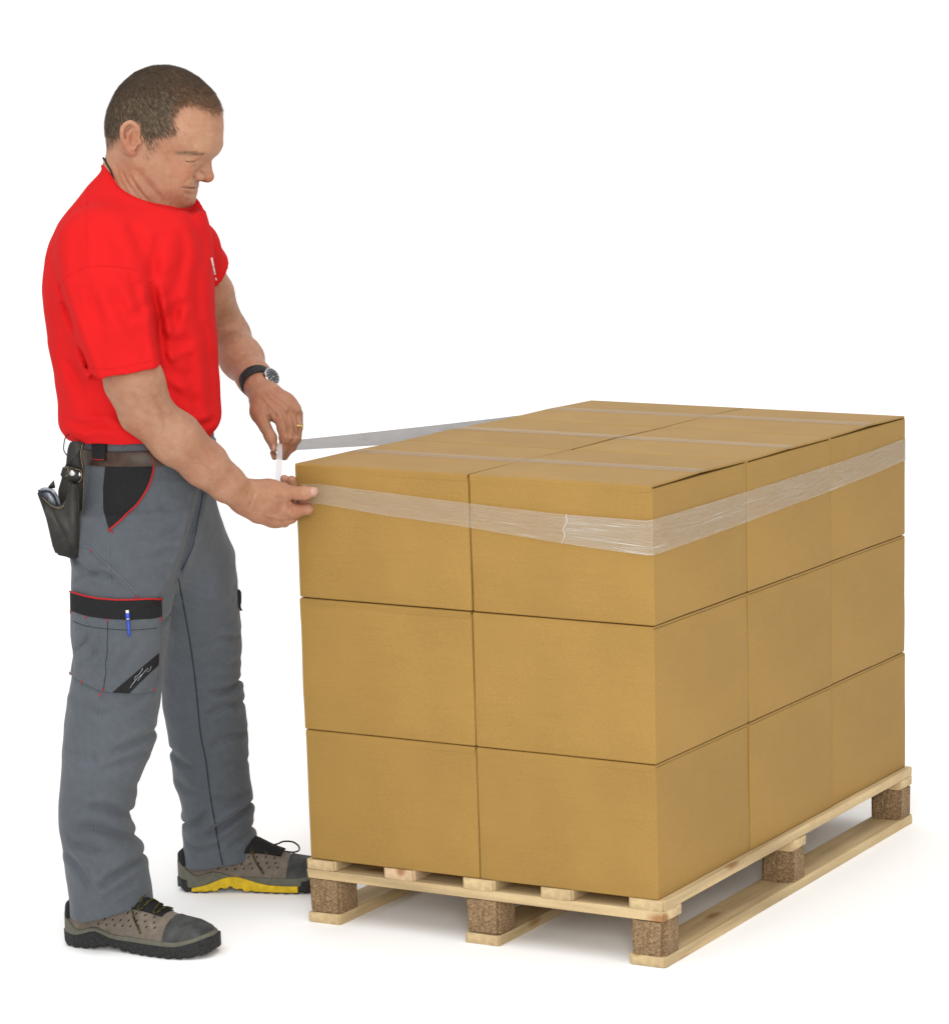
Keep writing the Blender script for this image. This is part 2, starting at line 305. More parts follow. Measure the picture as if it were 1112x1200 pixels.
def sdf_mesh(name, shape, lo, hi, h, B=20):
    lo = np.asarray(lo, float); hi = np.asarray(hi, float); n = np.ceil((hi - lo) / h).astype(int) + 1; nb = -(-n // B); G = nb * B + 2
    ev = shape.eval if hasattr(shape, 'eval') else shape
    ci = np.stack(np.meshgrid(*[np.arange(k) for k in nb], indexing='ij'), -1).reshape(-1, 3)
    cen = lo + (ci + 0.5) * B * h; dc = ev(cen); act = ci[np.abs(dc) < B * h * 0.87 * 1.25 + 0.012]
    g = np.stack(np.meshgrid(*[np.arange(B + 1)] * 3, indexing='ij'), -1).reshape(-1, 3)
    ids, vs, qs = [], [], []
    gid = lambda c: (c[:, 0] * G[1] + c[:, 1]) * G[2] + c[:, 2]
    for c in act:
        base = c * B; P = lo + (base + g) * h
        D = ev(P, P[0], P[-1]).reshape(B + 1, B + 1, B + 1); s = D < 0
        if s.all() or not s.any(): continue
        cnt = np.zeros((B, B, B), np.int32)
        for a in (0, 1):
            for b in (0, 1):
                for e in (0, 1): cnt += s[a:B + a, b:B + b, e:B + e]
        m = (cnt > 0) & (cnt < 8); idx = np.argwhere(m); acc = np.zeros((len(idx), 3)); num = np.zeros(len(idx))
        for ax in range(3):
            o1, o2 = [x for x in range(3) if x != ax]
            for a in (0, 1):
                for b in (0, 1):
                    p = idx.copy(); p[:, o1] += a; p[:, o2] += b; q = p.copy(); q[:, ax] += 1
                    d0 = D[p[:, 0], p[:, 1], p[:, 2]]; d1 = D[q[:, 0], q[:, 1], q[:, 2]]; x = (d0 < 0) != (d1 < 0)
                    t = np.where(x, d0 / np.where(x, d0 - d1, 1), 0); pt = p.astype(float); pt[:, ax] += t
                    acc[x] += pt[x]; num[x] += 1
        ids.append(gid(idx + base + 1)); vs.append(lo + (base + acc / num[:, None]) * h)
        for ax in range(3):
            o1, o2 = (ax + 1) % 3, (ax + 2) % 3
            sl0 = [slice(0, B)] * 3; sl1 = [slice(0, B)] * 3; sl1[ax] = slice(1, B + 1)
            e = np.argwhere(s[tuple(sl0)] != s[tuple(sl1)])
            if not len(e): continue
            ins = s[e[:, 0], e[:, 1], e[:, 2]]; quad = []
            for (a, b) in ((-1, -1), (0, -1), (0, 0), (-1, 0)):
                k = e + base + 1; k = k.copy(); k[:, o1] += a; k[:, o2] += b; quad.append(gid(k))
            quad = np.stack(quad, 1); quad[~ins] = quad[~ins][:, ::-1]; qs.append(quad)
    ids = np.concatenate(ids); vs = np.concatenate(vs); qs = np.concatenate(qs); od = np.argsort(ids); ids = ids[od]; vs = vs[od]
    f = np.searchsorted(ids, qs); f = np.minimum(f, len(ids) - 1); ok = (ids[f] == qs).all(1); f = f[ok]
    return vs, f
def smooth_verts(v, f, it=2, lam=0.5):
    e = np.concatenate([f[:, [0, 1]], f[:, [1, 2]], f[:, [2, 3]], f[:, [3, 0]]]); e = np.concatenate([e, e[:, ::-1]])
    for k in range(it):
        acc = np.stack([np.bincount(e[:, 0], v[e[:, 1], j], len(v)) for j in range(3)], 1); n = np.bincount(e[:, 0], minlength=len(v))[:, None]
        l = lam if k % 2 == 0 else -lam * 1.02
        v = v + l * (acc / np.maximum(n, 1) - v)
    return v
def solid(name, shape, lo, hi, h, m, parent, it=2):
    v, f = sdf_mesh(name, shape, lo, hi, h); v = smooth_verts(v, f, it)
    return link(name, npmesh(name, v, f), m, parent, True), v, f
def bvh(v, f): return BVHTree.FromPolygons(v.tolist(), f.tolist())

# things laid on a curved surface: traced where the photograph shows them, carried by the surface they lie on
def hit(tree, px, py, vd=-0.1):
    r = rayl(px, py); h = tree.ray_cast(Vector(CL), Vector(r))
    if h[0] is None:
        h = tree.find_nearest(Vector(J(px, py, vd)))
    n = np.array(h[1]); 
    if n @ r > 0: n = -n
    return np.array(h[0]), n
def patch(name, tree, poly, m, parent, t=0.002, step=4.0, vd=-0.1, back=0.003):
    pts = []
    k = len(poly)
    for i in range(k):
        a = np.array(poly[i], float); b = np.array(poly[(i + 1) % k], float); n = max(1, int(np.linalg.norm(b - a) / step))
        pts += [a + (b - a) * j / n for j in range(n)]
    nb = len(pts); A = np.array(pts)
    def inside(q):
        c = False
        for i in range(nb):
            a, b = A[i], A[(i + 1) % nb]
            if (a[1] > q[1]) != (b[1] > q[1]) and q[0] < (b[0] - a[0]) * (q[1] - a[1]) / (b[1] - a[1]) + a[0]: c = not c
        return c
    for x in np.arange(A[:, 0].min() + step / 2, A[:, 0].max(), step):
        for y in np.arange(A[:, 1].min() + step / 2, A[:, 1].max(), step):
            q = np.array([x, y])
            if inside(q) and np.min(((A - q) ** 2).sum(1)) > (step * 0.45) ** 2: pts.append(q)
    r = delaunay_2d_cdt([Vector(p) for p in pts], [], [list(range(nb))], 1, 1e-4)
    v2 = [np.array(p) for p in r[0]]; F = [list(f) for f in r[2]]
    top, bot = [], []
    for p in v2:
        q, n = hit(tree, p[0], p[1], vd); top.append(q + n * t); bot.append(q - n * back)
    n = len(top); faces = [tuple(f) for f in F] + [tuple(i + n for i in reversed(f)) for f in F]
    from collections import Counter
    ed = Counter(); 
    for f in F:
        for i in range(len(f)): ed[(f[i], f[(i + 1) % len(f)])] += 1
    for (a, b) in ed:
        if (b, a) not in ed: faces.append((b, a, a + n, b + n))
    me = pymesh(name, top + bot, faces)
    bm = bmesh.new(); bm.from_mesh(me); bmesh.ops.recalc_face_normals(bm, faces=bm.faces[:]); bm.to_mesh(me); bm.free()
    return link(name, me, m, parent, False)
def line(name, tree, pts, m, parent, rad=0.0012, lift=0.0, vd=-0.1, per=6, n=6):
    q = spline([np.array([p[0], p[1], 0.0]) for p in pts], per); out = []
    for p in q:
        h, nn = hit(tree, p[0], p[1], vd); out.append(h + nn * lift)
    return link(name, tube_mesh(name, out, rad, n), m, parent, True)

# ================================================================== SETTING
def floor_sweep():
    # white studio paper: flat floor that curves up into a wall far behind
    prof = [(-9.0, 0.0), (4.5, 0.0)] + [(4.5 + 3 * math.sin(a), 3 - 3 * math.cos(a)) for a in np.linspace(0.1, math.pi / 2, 16)] + [(7.5, 7.5)]
    d = np.array([math.sin(YAW), math.cos(YAW)]); r = np.array([math.cos(YAW), -math.sin(YAW)]); vs = []; fs = []
    for (t, z) in prof:
        for s in (-14.0, 14.0): p = np.array([0.2, 0.3]) + d * t + r * s; vs.append((p[0], p[1], z))
    for i in range(len(prof) - 1): fs.append((2 * i, 2 * i + 1, 2 * i + 3, 2 * i + 2))
    o = link('floor', pymesh('floor', vs, fs), M['floor'], None, True); o['kind'] = 'structure'; o['label'] = 'seamless white studio floor and backdrop'
floor_sweep()

# ================================================================== PALLET
PH_ = 0.1305
pal = tag(empty('wooden_pallet', (0.4, 0.6, 0)), 'wooden pallet with chipboard blocks carrying the stack of boxes', 'pallet')
def plank(name, lo, hi, m, along, bev=0.0025, jit=0.0012):
    lo = np.array(lo, float); hi = np.array(hi, float); me = box_mesh(name, -(hi - lo) / 2, (hi - lo) / 2, 0, jit=jit)
    bm = bmesh.new(); bm.from_mesh(me)
    vert = [e for e in bm.edges if abs(e.verts[0].co.z - e.verts[1].co.z) > 0.5 * (hi[2] - lo[2])]
    if bev > 0.001: bmesh.ops.bevel(bm, geom=vert, offset=bev, segments=2, affect='EDGES')
    bmesh.ops.bevel(bm, geom=[e for e in bm.edges if abs(e.verts[0].co.z - e.verts[1].co.z) < 0.2 * (hi[2] - lo[2])], offset=0.0011, segments=1, affect='EDGES'); bm.to_mesh(me); bm.free()
    if along == 'y':   # grain runs along the object's x axis
        me.transform(Matrix.Rotation(-math.pi / 2, 4, 'Z'))
    o = link(name, me, m, pal, True); c = (lo + hi) / 2; o.location = c - np.array([0.4, 0.6, 0]) 
    if along == 'y': o.rotation_euler = (0, 0, math.pi / 2)
    sm = o.modifiers.new('edge', 'EDGE_SPLIT') if False else None
    me.polygons.foreach_set('use_smooth', np.zeros(len(me.polygons), dtype=bool)); return o
zb, zk, zs = 0.0205, 0.0895, 0.1095
for (a, b) in ((0, 0.0735), (0.362, 0.438), (0.7235, 0.80)): plank('bottom_board', (a, 0, 0.0), (b, 1.2, zb), M['pine'], 'y', 0.003)
for y0 in (0.003, 0.567, 1.131):
    for x0 in (0.0, 0.363, 0.7245):
        plank('block', (x0 + 0.001, y0, zb + 0.0006), (x0 + 0.074, y0 + 0.066, zk), M['chip'], 'x', 0.009 if x0 > 0.7 else 0.006, 0.0015)
for k, y0 in enumerate((0.0, 0.564, 1.128)): plank('stringer_board', (0.0, y0, zk + 0.0006), (0.80, y0 + 0.072, zs), M['pine'], 'x', 0.003)
for k, (a, b) in enumerate(((0, 0.0685), (0.178, 0.251), (0.359, 0.431), (0.532, 0.603), (0.722, 0.80))):
    plank('deck_board', (a, 0.0, zs + 0.0006), (b, 1.2, PH_), M['pine_red'] if k == 1 else M['pine'], 'y', 0.0045)

# ================================================================== BOXES
X0, X1, Y0, Y1 = 0.0065, 0.7878, 0.0026, 1.1905
ZL = [PH_ + 0.0008, 0.3947, 0.6586]; ZT = 0.9197
bw = (X1 - X0) / 2 - 0.0022; bl = (Y1 - Y0) / 3 - 0.0022; bh = 0.2622
def carton_mesh(drop, seed):
    bm = bmesh.new(); bmesh.ops.create_cube(bm, size=1.0)
    for v in bm.verts: v.co = Vector((v.co.x * bw, v.co.y * bl, (v.co.z + 0.5) * (bh - drop)))
    ed = [e for e in bm.edges if not (abs(e.verts[0].co.z - e.verts[1].co.z) < 1e-6 and e.verts[0].co.z > 0.1 and abs(e.verts[0].co.y - e.verts[1].co.y) < 1e-6)]
    bmesh.ops.bevel(bm, geom=ed, offset=0.0042, segments=3, affect='EDGES', profile=0.55)
    bmesh.ops.subdivide_edges(bm, edges=[e for e in bm.edges if e.calc_length() > 0.05], cuts=9, use_grid_fill=True)
    # walls bow a little and the folds are not quite straight
    P = np.array([v.co[:] for v in bm.verts]); n1 = vnoise(P * 7 + seed * 13.7); n2 = vnoise(P * 18 + seed * 5.1)
    for i, v in enumerate(bm.verts):
        c = np.clip(1 - (abs(P[i, 0]) / (bw / 2)) ** 4, 0, 1) + np.clip(1 - (abs(P[i, 1]) / (bl / 2)) ** 4, 0, 1)
        d = Vector((P[i, 0] / bw, P[i, 1] / bl, 0.0)); k = (0.0010 * n1[i] + 0.0005 * n2[i]); v.co.x += d.x * 2 * k; v.co.y += d.y * 2 * k
        if 0.01 < P[i, 2] < bh - drop - 0.01: pass
        else: v.co.z += 0.0004 * n2[i]
    me = bpy.data.meshes.new('carton'); bm.to_mesh(me); bm.free()
    me.polygons.foreach_set('use_smooth', np.ones(len(me.polygons), dtype=bool)); me.set_sharp_from_angle(angle=math.radians(25)); me.materials.append(M['card']); return me
def flap_mesh(sign, lift):
    r = 0.0042; pr = [(-0.0003, bh - 0.013)] + [(-0.0003 + r - r * math.cos(a), bh - r + r * math.sin(a)) for a in np.linspace(0, math.pi / 2, 5)]
    e = bl / 2 - 0.0012; pr += [(e * 0.5, bh + lift * 0.35), (e, bh + lift), (e, bh - 0.0038 + lift), (e * 0.5, bh - 0.0038 + lift * 0.35), (0.0042, bh - 0.0038), (0.0042, bh - 0.013)]
    vs = []; n = len(pr); xs = (-bw / 2 + 0.0016, bw / 2 - 0.0016)
    for x in xs:
        for (y, z) in pr: vs.append((x, sign * (-bl / 2 + y), z))
    fs = [(i, (i + 1) % n, n + (i + 1) % n, n + i) for i in range(n)] + [tuple(range(n))[::-1], tuple(range(n, 2 * n))]
    me = pymesh('flap', vs, fs); bm = bmesh.new(); bm.from_mesh(me); bmesh.ops.recalc_face_normals(bm, faces=bm.faces[:]); bm.to_mesh(me); bm.free(); return me
def strip_mesh(name, top, bot):
    """a band given by its two edges; UV runs along in metres"""
    n = len(top); vs = [tuple(p) for p in top] + [tuple(p) for p in bot]; fs = [(i, i + 1, n + i + 1, n + i) for i in range(n - 1)]
    me = pymesh(name, vs, fs); uv = me.uv_layers.new(name='UVMap'); s = [0.0]
    for i in range(1, n): s.append(s[-1] + float(np.linalg.norm(np.array(top[i]) - np.array(top[i - 1]))))
    for p in me.polygons:
        for li in p.loop_indices:
            vi = me.loops[li].vertex_index; uv.data[li].uv = (s[vi % n] * 10, 0.0 if vi < n else 1.0)
    return me
def tape_mesh(lift):
    z = bh + lift + 0.0009; d = 0.048; path = [(-bw / 2 + 0.0005, z - 0.003), (-bw / 2 + 0.003, z - 0.0006), (-bw / 2 + 0.012, z), (bw / 2 - 0.012, z), (bw / 2 - 0.003, z - 0.0006), (bw / 2 - 0.0005, z - 0.003)]
    return strip_mesh('tape', [(x, -d / 2, q) for x, q in path], [(x, d / 2, q) for x, q in path])
cms = {k: [carton_mesh(0.0062 if k == 2 else 0.0044, k * 5 + q) for q in range(3)] for k in range(3)}
fmesh = {}
def fl(sign, lift):
    if (sign, lift) not in fmesh:
        me = flap_mesh(sign, lift); me.materials.append(M['card']); me.materials.append(M['card_inner']); fmesh[(sign, lift)] = me
    return fmesh[(sign, lift)]
tm = {}
LAYER = ('bottom layer', 'middle layer', 'top layer')
ROW = ('end row beside the man', 'middle row', 'end row farthest from the man')
COL = ("on the man's side", 'on the side away from him')
for k in range(3):
    for j in range(3):
        for i in range(2):
            lift = 0.0 if k < 2 else (0.0028 if (i + j) % 2 else 0.0018)
            x = X0 + (X1 - X0) * (i + 0.5) / 2 + random.uniform(-0.0011, 0.0011); y = Y0 + (Y1 - Y0) * (j + 0.5) / 3 + random.uniform(-0.0006, 0.0006)
            b = empty('cardboard_box', (x, y, ZL[k] - 0.0004), random.uniform(-0.0026, 0.0026))
            tag(b, 'cardboard box, %s, %s, %s' % (LAYER[k], ROW[j], COL[i]), 'box', 'cardboard boxes stacked on the pallet')
            link('carton', cms[k][(i + j) % 3], None, b)
            link('flap', fl(1, lift), None, b); link('flap', fl(-1, lift if j != 1 else lift * 0.5), None, b)
            if lift not in tm: tm[lift] = tape_mesh(lift); tm[lift].materials.append(M['tape'])
            link('tape', tm[lift], None, b)

# ================================================================== STRETCH FILM
e = 0.0036
FR = [(352, 567, 590), (374.5, 567, 590.5), (411, 572, 597), (451, 577, 604), (500, 583.5, 611), (548.5, 589.6, 618), (600, 596, 627), (654, 602, 636), (710, 606.5, 644), (757, 610, 651)]
RS = [(765, 609, 651.3), (820, 593, 632), (875, 576, 612), (925, 560.5, 593), (976, 544, 574.3), (1020, 529, 557), (1060, 514, 540)]
top, bot = [], []
for (x, a, b) in FR:
    off = e + max(0, (420 - x)) * 0.00009
    top.append(on_plane(x, a, 1, Y0 - off)); bot.append(on_plane(x, b, 1, Y0 - off))
for (x, a, b) in RS:
    ee = e - 0.0024 * (x - 765) / 295; top.append(on_plane(x, a, 0, X1 + ee)); bot.append(on_plane(x, b, 0, X1 + ee))
zt, zb_ = top[-1][2], bot[-1][2]
for (x, y, f) in ((X1 - 0.001, Y1 + 0.001, 0), (0.6, Y1 + e, 0.25), (0.3, Y1 + e, 0.6), (X0, Y1 + e, 1)): top.append(np.array([x, y, zt + (0.905 - zt) * f])); bot.append(np.array([x, y, zb_ + (0.850 - zb_) * f]))
zt, zb_ = top[-1][2], bot[-1][2]
# left side: the free run back to his left hand
HL = (O + U * J(347, 520, 0.055)[0] + V * 0.055); zt2, zb2 = J(347, 515.5, 0.055)[2], J(347, 527.5, 0.055)[2]
for t in np.linspace(0.02, 1, 14):
    p = np.array([X0 - e, Y1, 0]) * (1 - t) + HL * t; tw = t ** 1.5
    sag = 0.002 * math.sin(math.pi * t)
    top.append(np.array([p[0], p[1], zt + (zt2 - zt) * t - sag])); bot.append(np.array([p[0], p[1], zb_ + (zb2 - zb_) * t - sag]))
def densify(a, n=6):
    out = []
    for i in range(len(a) - 1):
        for s in range(n): out.append(a[i] + (a[i + 1] - a[i]) * s / n)
    out.append(a[-1]); return out
film = empty('stretch_film', (0.0, 0.0, ZT - 0.1)); tag(film, 'clear stretch film band wrapped round the top boxes and pulled tight by the man', 'stretch film')
ZF = np.array([0, 0, ZT - 0.1])
nr = len(FR) + len(RS) + 4
link('film_band', strip_mesh('film_band', [p - ZF for p in densify(top[:nr])], [p - ZF for p in densify(bot[:nr])]), M['film'], film, True)
link('film_run', strip_mesh('film_run', [p - ZF for p in densify(top[nr - 1:])], [p - ZF for p in densify(bot[nr - 1:])]), M['filmrun'], film, True)
ov = [(662, 603, 637), (700, 606, 643), (757, 610, 651)]
ot = [on_plane(x, a, 1, Y0 - e - 0.0012) - ZF for x, a, b in ov]; ob = [on_plane(x, b, 1, Y0 - e - 0.0012) - ZF for x, a, b in ov]
ot += [on_plane(x, a, 0, X1 + e + 0.0012) - ZF for x, a, b in RS[:1]]; ob += [on_plane(x, b, 0, X1 + e + 0.0012) - ZF for x, a, b in RS[:1]]
link('film_overlap', strip_mesh('film_overlap', densify(ot), densify(ob)), M['film2'], film, True)
te = [on_plane(x, y, 1, Y0 - e - 0.002) - ZF for x, y in ((663.5, 602.5), (664, 612), (660, 620), (661.5, 628), (658, 637))]
link('torn_edge', tube_mesh('torn_edge', spline(te, 5), 0.0005, 5), M['print'], film, True)
def W3(q): return O + U * q[0] + V * q[1] + np.array([0, 0, q[2]])
tl, tr_ = [], []
for s in np.linspace(0, 1, 8):
    yy = 519 + 50 * s; v = 0.028 - 0.085 * s
    wv = 3.2 + 0.9 * s; xc = 327.5 - 1.5 * s + (1.5 - 3 * abs(s - 0.4)) * 0.3
    tl.append(W3(J(xc - wv, yy, v)) - ZF); tr_.append(W3(J(xc + wv, yy, v - 0.004)) - ZF)
link('film_tail', strip_mesh('film_tail', tl, tr_), film_mat('film_tail', 0.72, (0.56, 0.56, 0.57), 0.3), film, True)

# ================================================================== THE MAN
man = empty('person', tuple(O), ANG)
tag(man, 'man in red t-shirt and grey work trousers pulling film round boxes', 'person')
AX = np.array([1.0, 0, 0]); AV = np.array([0, 1.0, 0]); AZ = np.array([0, 0, 1.0])
def rot(axis, deg): return np.array(Matrix.Rotation(math.radians(deg), 3, axis))
def rowsJ(data):
    """(py, xl, xr, v0, v1) in photograph pixels and metres -> loft rows"""
    out = []
    for (py, xl, xr, v0, v1) in data:
        vc = (v0 + v1) / 2; a = J(xl, py, vc); b = J(xr, py, vc); out.append(((a[2] + b[2]) / 2, a[0], b[0], v0, v1))
    return out

# ---------------------------------------------------------------- body: head, neck, trunk, arms and hands in one skin
body = Shape()
HY = math.radians(-9); hc = J(165, 170, 0.0); ch, sh = math.cos(HY), math.sin(HY)
HV = 0.0
def Hm(px, py, b=0.0, side=-1):
    """point of the head that shows at px, py when it lies b metres off the mid plane on the near side (side=-1); side=+1 gives its mirror"""
    q = J(px, py, HV - b); u = q[0] - hc[0]; a = (u + (-b) * sh) / ch if b else u / ch
    bb = b * side; return np.array([hc[0] + a * ch - bb * sh, HV + a * sh + bb * ch, q[2]])
RH = rot('Z', -9)
def both(px, py, b): return [Hm(px, py, b, -1), Hm(px, py, b, 1)]
def R2(deg): return RH @ rot('Y', deg)      # positive: front goes down
# skull and face
body.ell(Hm(194, 140), (0.1020, 0.0775, 0.1005), R2(20), 0.0)
body.ell(Hm(170, 142), (0.061, 0.070, 0.066), R2(20), 0.02)
body.ell(Hm(222, 140), (0.058, 0.064, 0.062), R2(20), 0.02)
body.ell(Hm(230, 160), (0.046, 0.058, 0.040), R2(20), 0.02)
body.cone(Hm(212, 165), Hm(203, 214), 0.052, 0.037, 0.025, flat=(RH[:, 1], 1.08))
body.cone(Hm(196, 160), Hm(186, 200), 0.062, 0.042, 0.03, flat=(RH[:, 1], 1.05))
for p, q in zip(both(163, 190, 0.056), both(208, 229, 0.020)): body.cone(p, q, 0.018, 0.013, 0.035)
for p in both(209.5, 197, 0.040): body.ell(p, (0.027, 0.020, 0.024), R2(20), 0.022)          # cheeks
for p in both(206, 214, 0.036): body.ell(p, (0.026, 0.016, 0.024), R2(20), 0.02)
body.ell(Hm(213, 227.5), (0.021, 0.026, 0.016), R2(15), 0.020)                                 # chin
body.ell(Hm(218, 232.2), (0.0125, 0.017, 0.0100), R2(15), 0.014)
body.ell(Hm(216, 214), (0.021, 0.030, 0.022), R2(20), 0.016)                                 # mouth area
for p, q in zip(both(246, 170.5, 0.013), both(232.5, 173.5, 0.044)): body.cone(p, q, 0.013, 0.0095, 0.016)     # brow ridge
body.cone(Hm(247, 168, 0.0), Hm(245.5, 172, 0.0), 0.015, 0.012, 0.014)
# eyes
for p in both(222.3, 186.6, 0.032): body.ell(p, (0.0132, 0.0150, 0.0108), R2(20), 0.008)
# nose
body.cone(Hm(237.5, 180), Hm(238.5, 203), 0.0110, 0.0142, 0.010)
body.cone(Hm(243, 192), Hm(243.6, 204.5), 0.0066, 0.0103, 0.006)
body.ell(Hm(243.2, 206), (0.0112, 0.0118, 0.0105), R2(10), 0.006)
for p in both(233.2, 205.2, 0.0180): body.ell(p, (0.0115, 0.0078, 0.0092), R2(15), 0.004)
for p in both(236.5, 211.5, 0.0075): body.ell(p, (0.0055, 0.0038, 0.0040), R2(15), 0.003, 's')
# lips
for s in (-1, 1):
    body.chain([Hm(228.3, 216.3, 0.0, s), Hm(226, 216.6, 0.012, s), Hm(217, 218.5, 0.025, s)], [0.0056, 0.005, 0.002], 0.006)
    body.chain([Hm(226.5, 223, 0.0, s), Hm(224, 223, 0.012, s), Hm(216.5, 221, 0.022, s)], [0.0062, 0.0055, 0.002], 0.006)
# ears
for s in (-1, 1):
    E_ = lambda x, y, b: Hm(x, y, b, s)
    body.ell(E_(152.5, 161, 0.078), (0.0185, 0.0075, 0.0315), RH @ rot('Y', 14) @ rot('Z', 24 * s), 0.004)
    body.ell(E_(157.5, 163, 0.0875), (0.0105, 0.0085, 0.0155), RH @ rot('Y', 14), 0.003, 's')
    body.ell(E_(154.5, 152.5, 0.0875), (0.0075, 0.0045, 0.0085), RH @ rot('Y', 30), 0.003, 's')
    rim = spline([E_(163, 158, 0.078), E_(161, 149, 0.082), E_(152.5, 142.8, 0.087), E_(144.2, 149, 0.089), E_(143, 160, 0.088), E_(148, 172, 0.083), E_(155.5, 178.5, 0.077)], 4)
    body.chain(rim, list(np.interp(np.linspace(0, 6, len(rim)), range(7), [0.003, 0.0036, 0.0038, 0.0038, 0.0034, 0.0036, 0.0054])), 0.0025)
    body.chain([E_(149.5, 166, 0.085), E_(150, 157, 0.087), E_(155, 151, 0.086)], [0.003, 0.0032, 0.0026], 0.004)
    body.ell(E_(163.5, 165.5, 0.079), (0.0042, 0.004, 0.006), None, 0.004)
# neck
body.cone(J(165, 160, 0.0), J(160, 250, 0.005), 0.0575, 0.063, 0.03)
body.cone(J(175, 200, 0.0), J(178, 250, 0.0), 0.045, 0.052, 0.03)
body.cone(J(150, 215, 0.0), J(135, 262, 0.0), 0.045, 0.085, 0.04)
for s in (-1, 1):
    body.cone(Hm(160, 186, 0.055, s), J(188, 246, 0.02 * s), 0.011, 0.010, 0.014)            # strap muscle
# trunk, mostly inside the shirt
body.loft(rowsJ([(262, 112, 205, -0.12, 0.12), (300, 85, 228, -0.155, 0.155), (350, 76, 232, -0.155, 0.155), (420, 86, 234, -0.14, 0.14), (500, 98, 233, -0.13, 0.13), (530, 102, 230, -0.13, 0.13)]), 0.03)
# right arm (near the viewer)
SR, ER, WR = J(128, 300, -0.142), J(170, 481, -0.205), J(287, 583, -0.135)
body.chain([SR, J(138, 380, -0.195), J(156.5, 447, -0.21), ER], [0.048, 0.049, 0.0500, 0.0455], 0.02)
body.chain([ER, J(206, 514, -0.195), J(240, 544, -0.175), J(265, 566, -0.155), WR], [0.0445, 0.0475, 0.0415, 0.0330, 0.0285], 0.018)
body.ell(J(155, 491, -0.205), (0.015, 0.018, 0.017), None, 0.018)
body.ell(J(168, 455, -0.215), (0.030, 0.026, 0.045), rot('Y', -8), 0.03)
# left arm
SL, EL, WL = J(214, 288, 0.165), J(266, 392, 0.33), J(305, 455, 0.125)
body.chain([SL, J(244, 342, 0.26), EL], [0.045, 0.046, 0.042], 0.02)
body.chain([EL, J(283, 420, 0.23), J(298, 443, 0.16), WL], [0.043, 0.041, 0.032, 0.0275], 0.02)
FV = 0.0
# right hand: grips the film, thumb along the top, back of the hand towards the viewer
body.chain([WR, J(305, 588, -0.128), J(323, 592, -0.122)], [0.0285, 0.034, 0.033], 0.016, flat=(AV, 0.62))
body.chain([J(300, 579, -0.128), J(318, 577, -0.123), J(332, 577, -0.122)], [0.024, 0.0205, 0.017], 0.014)
body.chain([J(303, 600, -0.125), J(320, 606, -0.118), J(332, 608, -0.115)], [0.017, 0.0175, 0.0155], 0.012)
body.chain([J(330, 577, -0.125), J(347, 578.5, -0.138), J(357, 577.8, -0.145), J(367.5, 576.3, -0.147)], [0.0155, 0.0128, 0.0122, 0.0098], 0.007)   # thumb
body.chain([J(331, 598, -0.122), J(345, 599.5, -0.135), J(361, 597, -0.137)], [0.0165, 0.0125, 0.0096], 0.007)                                # index, bent at the middle joint
body.chain([J(361, 597, -0.137), J(360, 593, -0.118), J(352, 585, -0.108)], [0.0096, 0.009, 0.008], 0.003)
body.chain([J(328, 606, -0.12), J(341, 606.5, -0.118), J(349, 600, -0.10), J(345, 577, -0.088), J(341.8, 562.5, -0.094)], [0.0145, 0.0115, 0.0095, 0.009, 0.0085], 0.004)   # middle
body.chain([J(322, 608, -0.115), J(333, 611, -0.105), J(339, 600, -0.088), J(335, 573, -0.082), J(333.3, 561, -0.088)], [0.0135, 0.0108, 0.009, 0.0085, 0.0078], 0.004)     # ring
body.chain([J(314, 607, -0.108), J(324, 609, -0.092), J(329, 598, -0.078), J(326, 582, -0.076)], [0.012, 0.0095, 0.008, 0.007], 0.004)                                     # little
# left hand: hangs from the wrist, pinching the film end between thumb and forefinger
body.chain([WL, J(312, 468, 0.09), J(322, 480, 0.065)], [0.026, 0.0285, 0.0285], 0.016)
body.chain([J(318, 462, 0.09), J(334, 474, 0.07), J(343, 481, 0.066)], [0.021, 0.0215, 0.0175], 0.014)
body.chain([J(305, 470, 0.085), J(305, 483, 0.06), J(308, 492, 0.045)], [0.018, 0.0185, 0.015], 0.012)
body.chain([J(307, 488, 0.05), J(311, 499, 0.035), J(317, 512, 0.028), J(321.5, 525, 0.026)], [0.0155, 0.0125, 0.0112, 0.0085], 0.006)              # thumb
body.chain([J(327, 483, 0.058), J(331.5, 500, 0.032), J(334.5, 513, 0.026), J(332, 524, 0.034), J(329, 534, 0.044)], [0.0165, 0.0125, 0.0112, 0.0098, 0.008], 0.005)   # index
body.chain([J(337, 482, 0.064), J(341, 500, 0.040), J(342.5, 515, 0.036), J(338.5, 526, 0.046), J(333, 535, 0.056)], [0.0155, 0.0118, 0.0108, 0.0092, 0.0075], 0.004)   # middle
body.chain([J(344, 482, 0.070), J(347.5, 500, 0.052), J(347, 514, 0.050), J(342, 524, 0.060), J(335, 530, 0.068)], [0.014, 0.0108, 0.010, 0.009, 0.0075], 0.004)       # ring
body.chain([J(348.5, 484, 0.080), J(350, 499, 0.070), J(348, 511, 0.070), J(343, 519, 0.078)], [0.011, 0.0092, 0.0085, 0.007], 0.004)                                 # little
body.chain([J(320, 531, 0.05), J(321.5, 536, 0.046)], [0.006, 0.0056], 0.002)
def BC(pts, depth, w, v0=-9, v1=-0.004, ridge=0.4, vr=-0.05): body.crease([J(x, y, vr) for x, y in pts], depth, w, v0, v1, ridge)
BC([(230, 194.5), (224, 196.5), (217, 195)], 0.0007, 0.0024)                       # under the eye
BC([(215, 189), (210, 187.5), (206, 186)], 0.0005, 0.0016)
BC([(229.5, 199.5), (226.3, 204), (228, 209)], 0.0030, 0.0019, -9, -0.004, 0.1)  # wing of the nose
BC([(226, 206.5), (219.5, 210.5), (214.5, 215)], 0.0012, 0.0032)                   # nose to mouth
BC([(213.2, 219), (211, 222.5), (210.5, 226)], 0.0010, 0.0025)
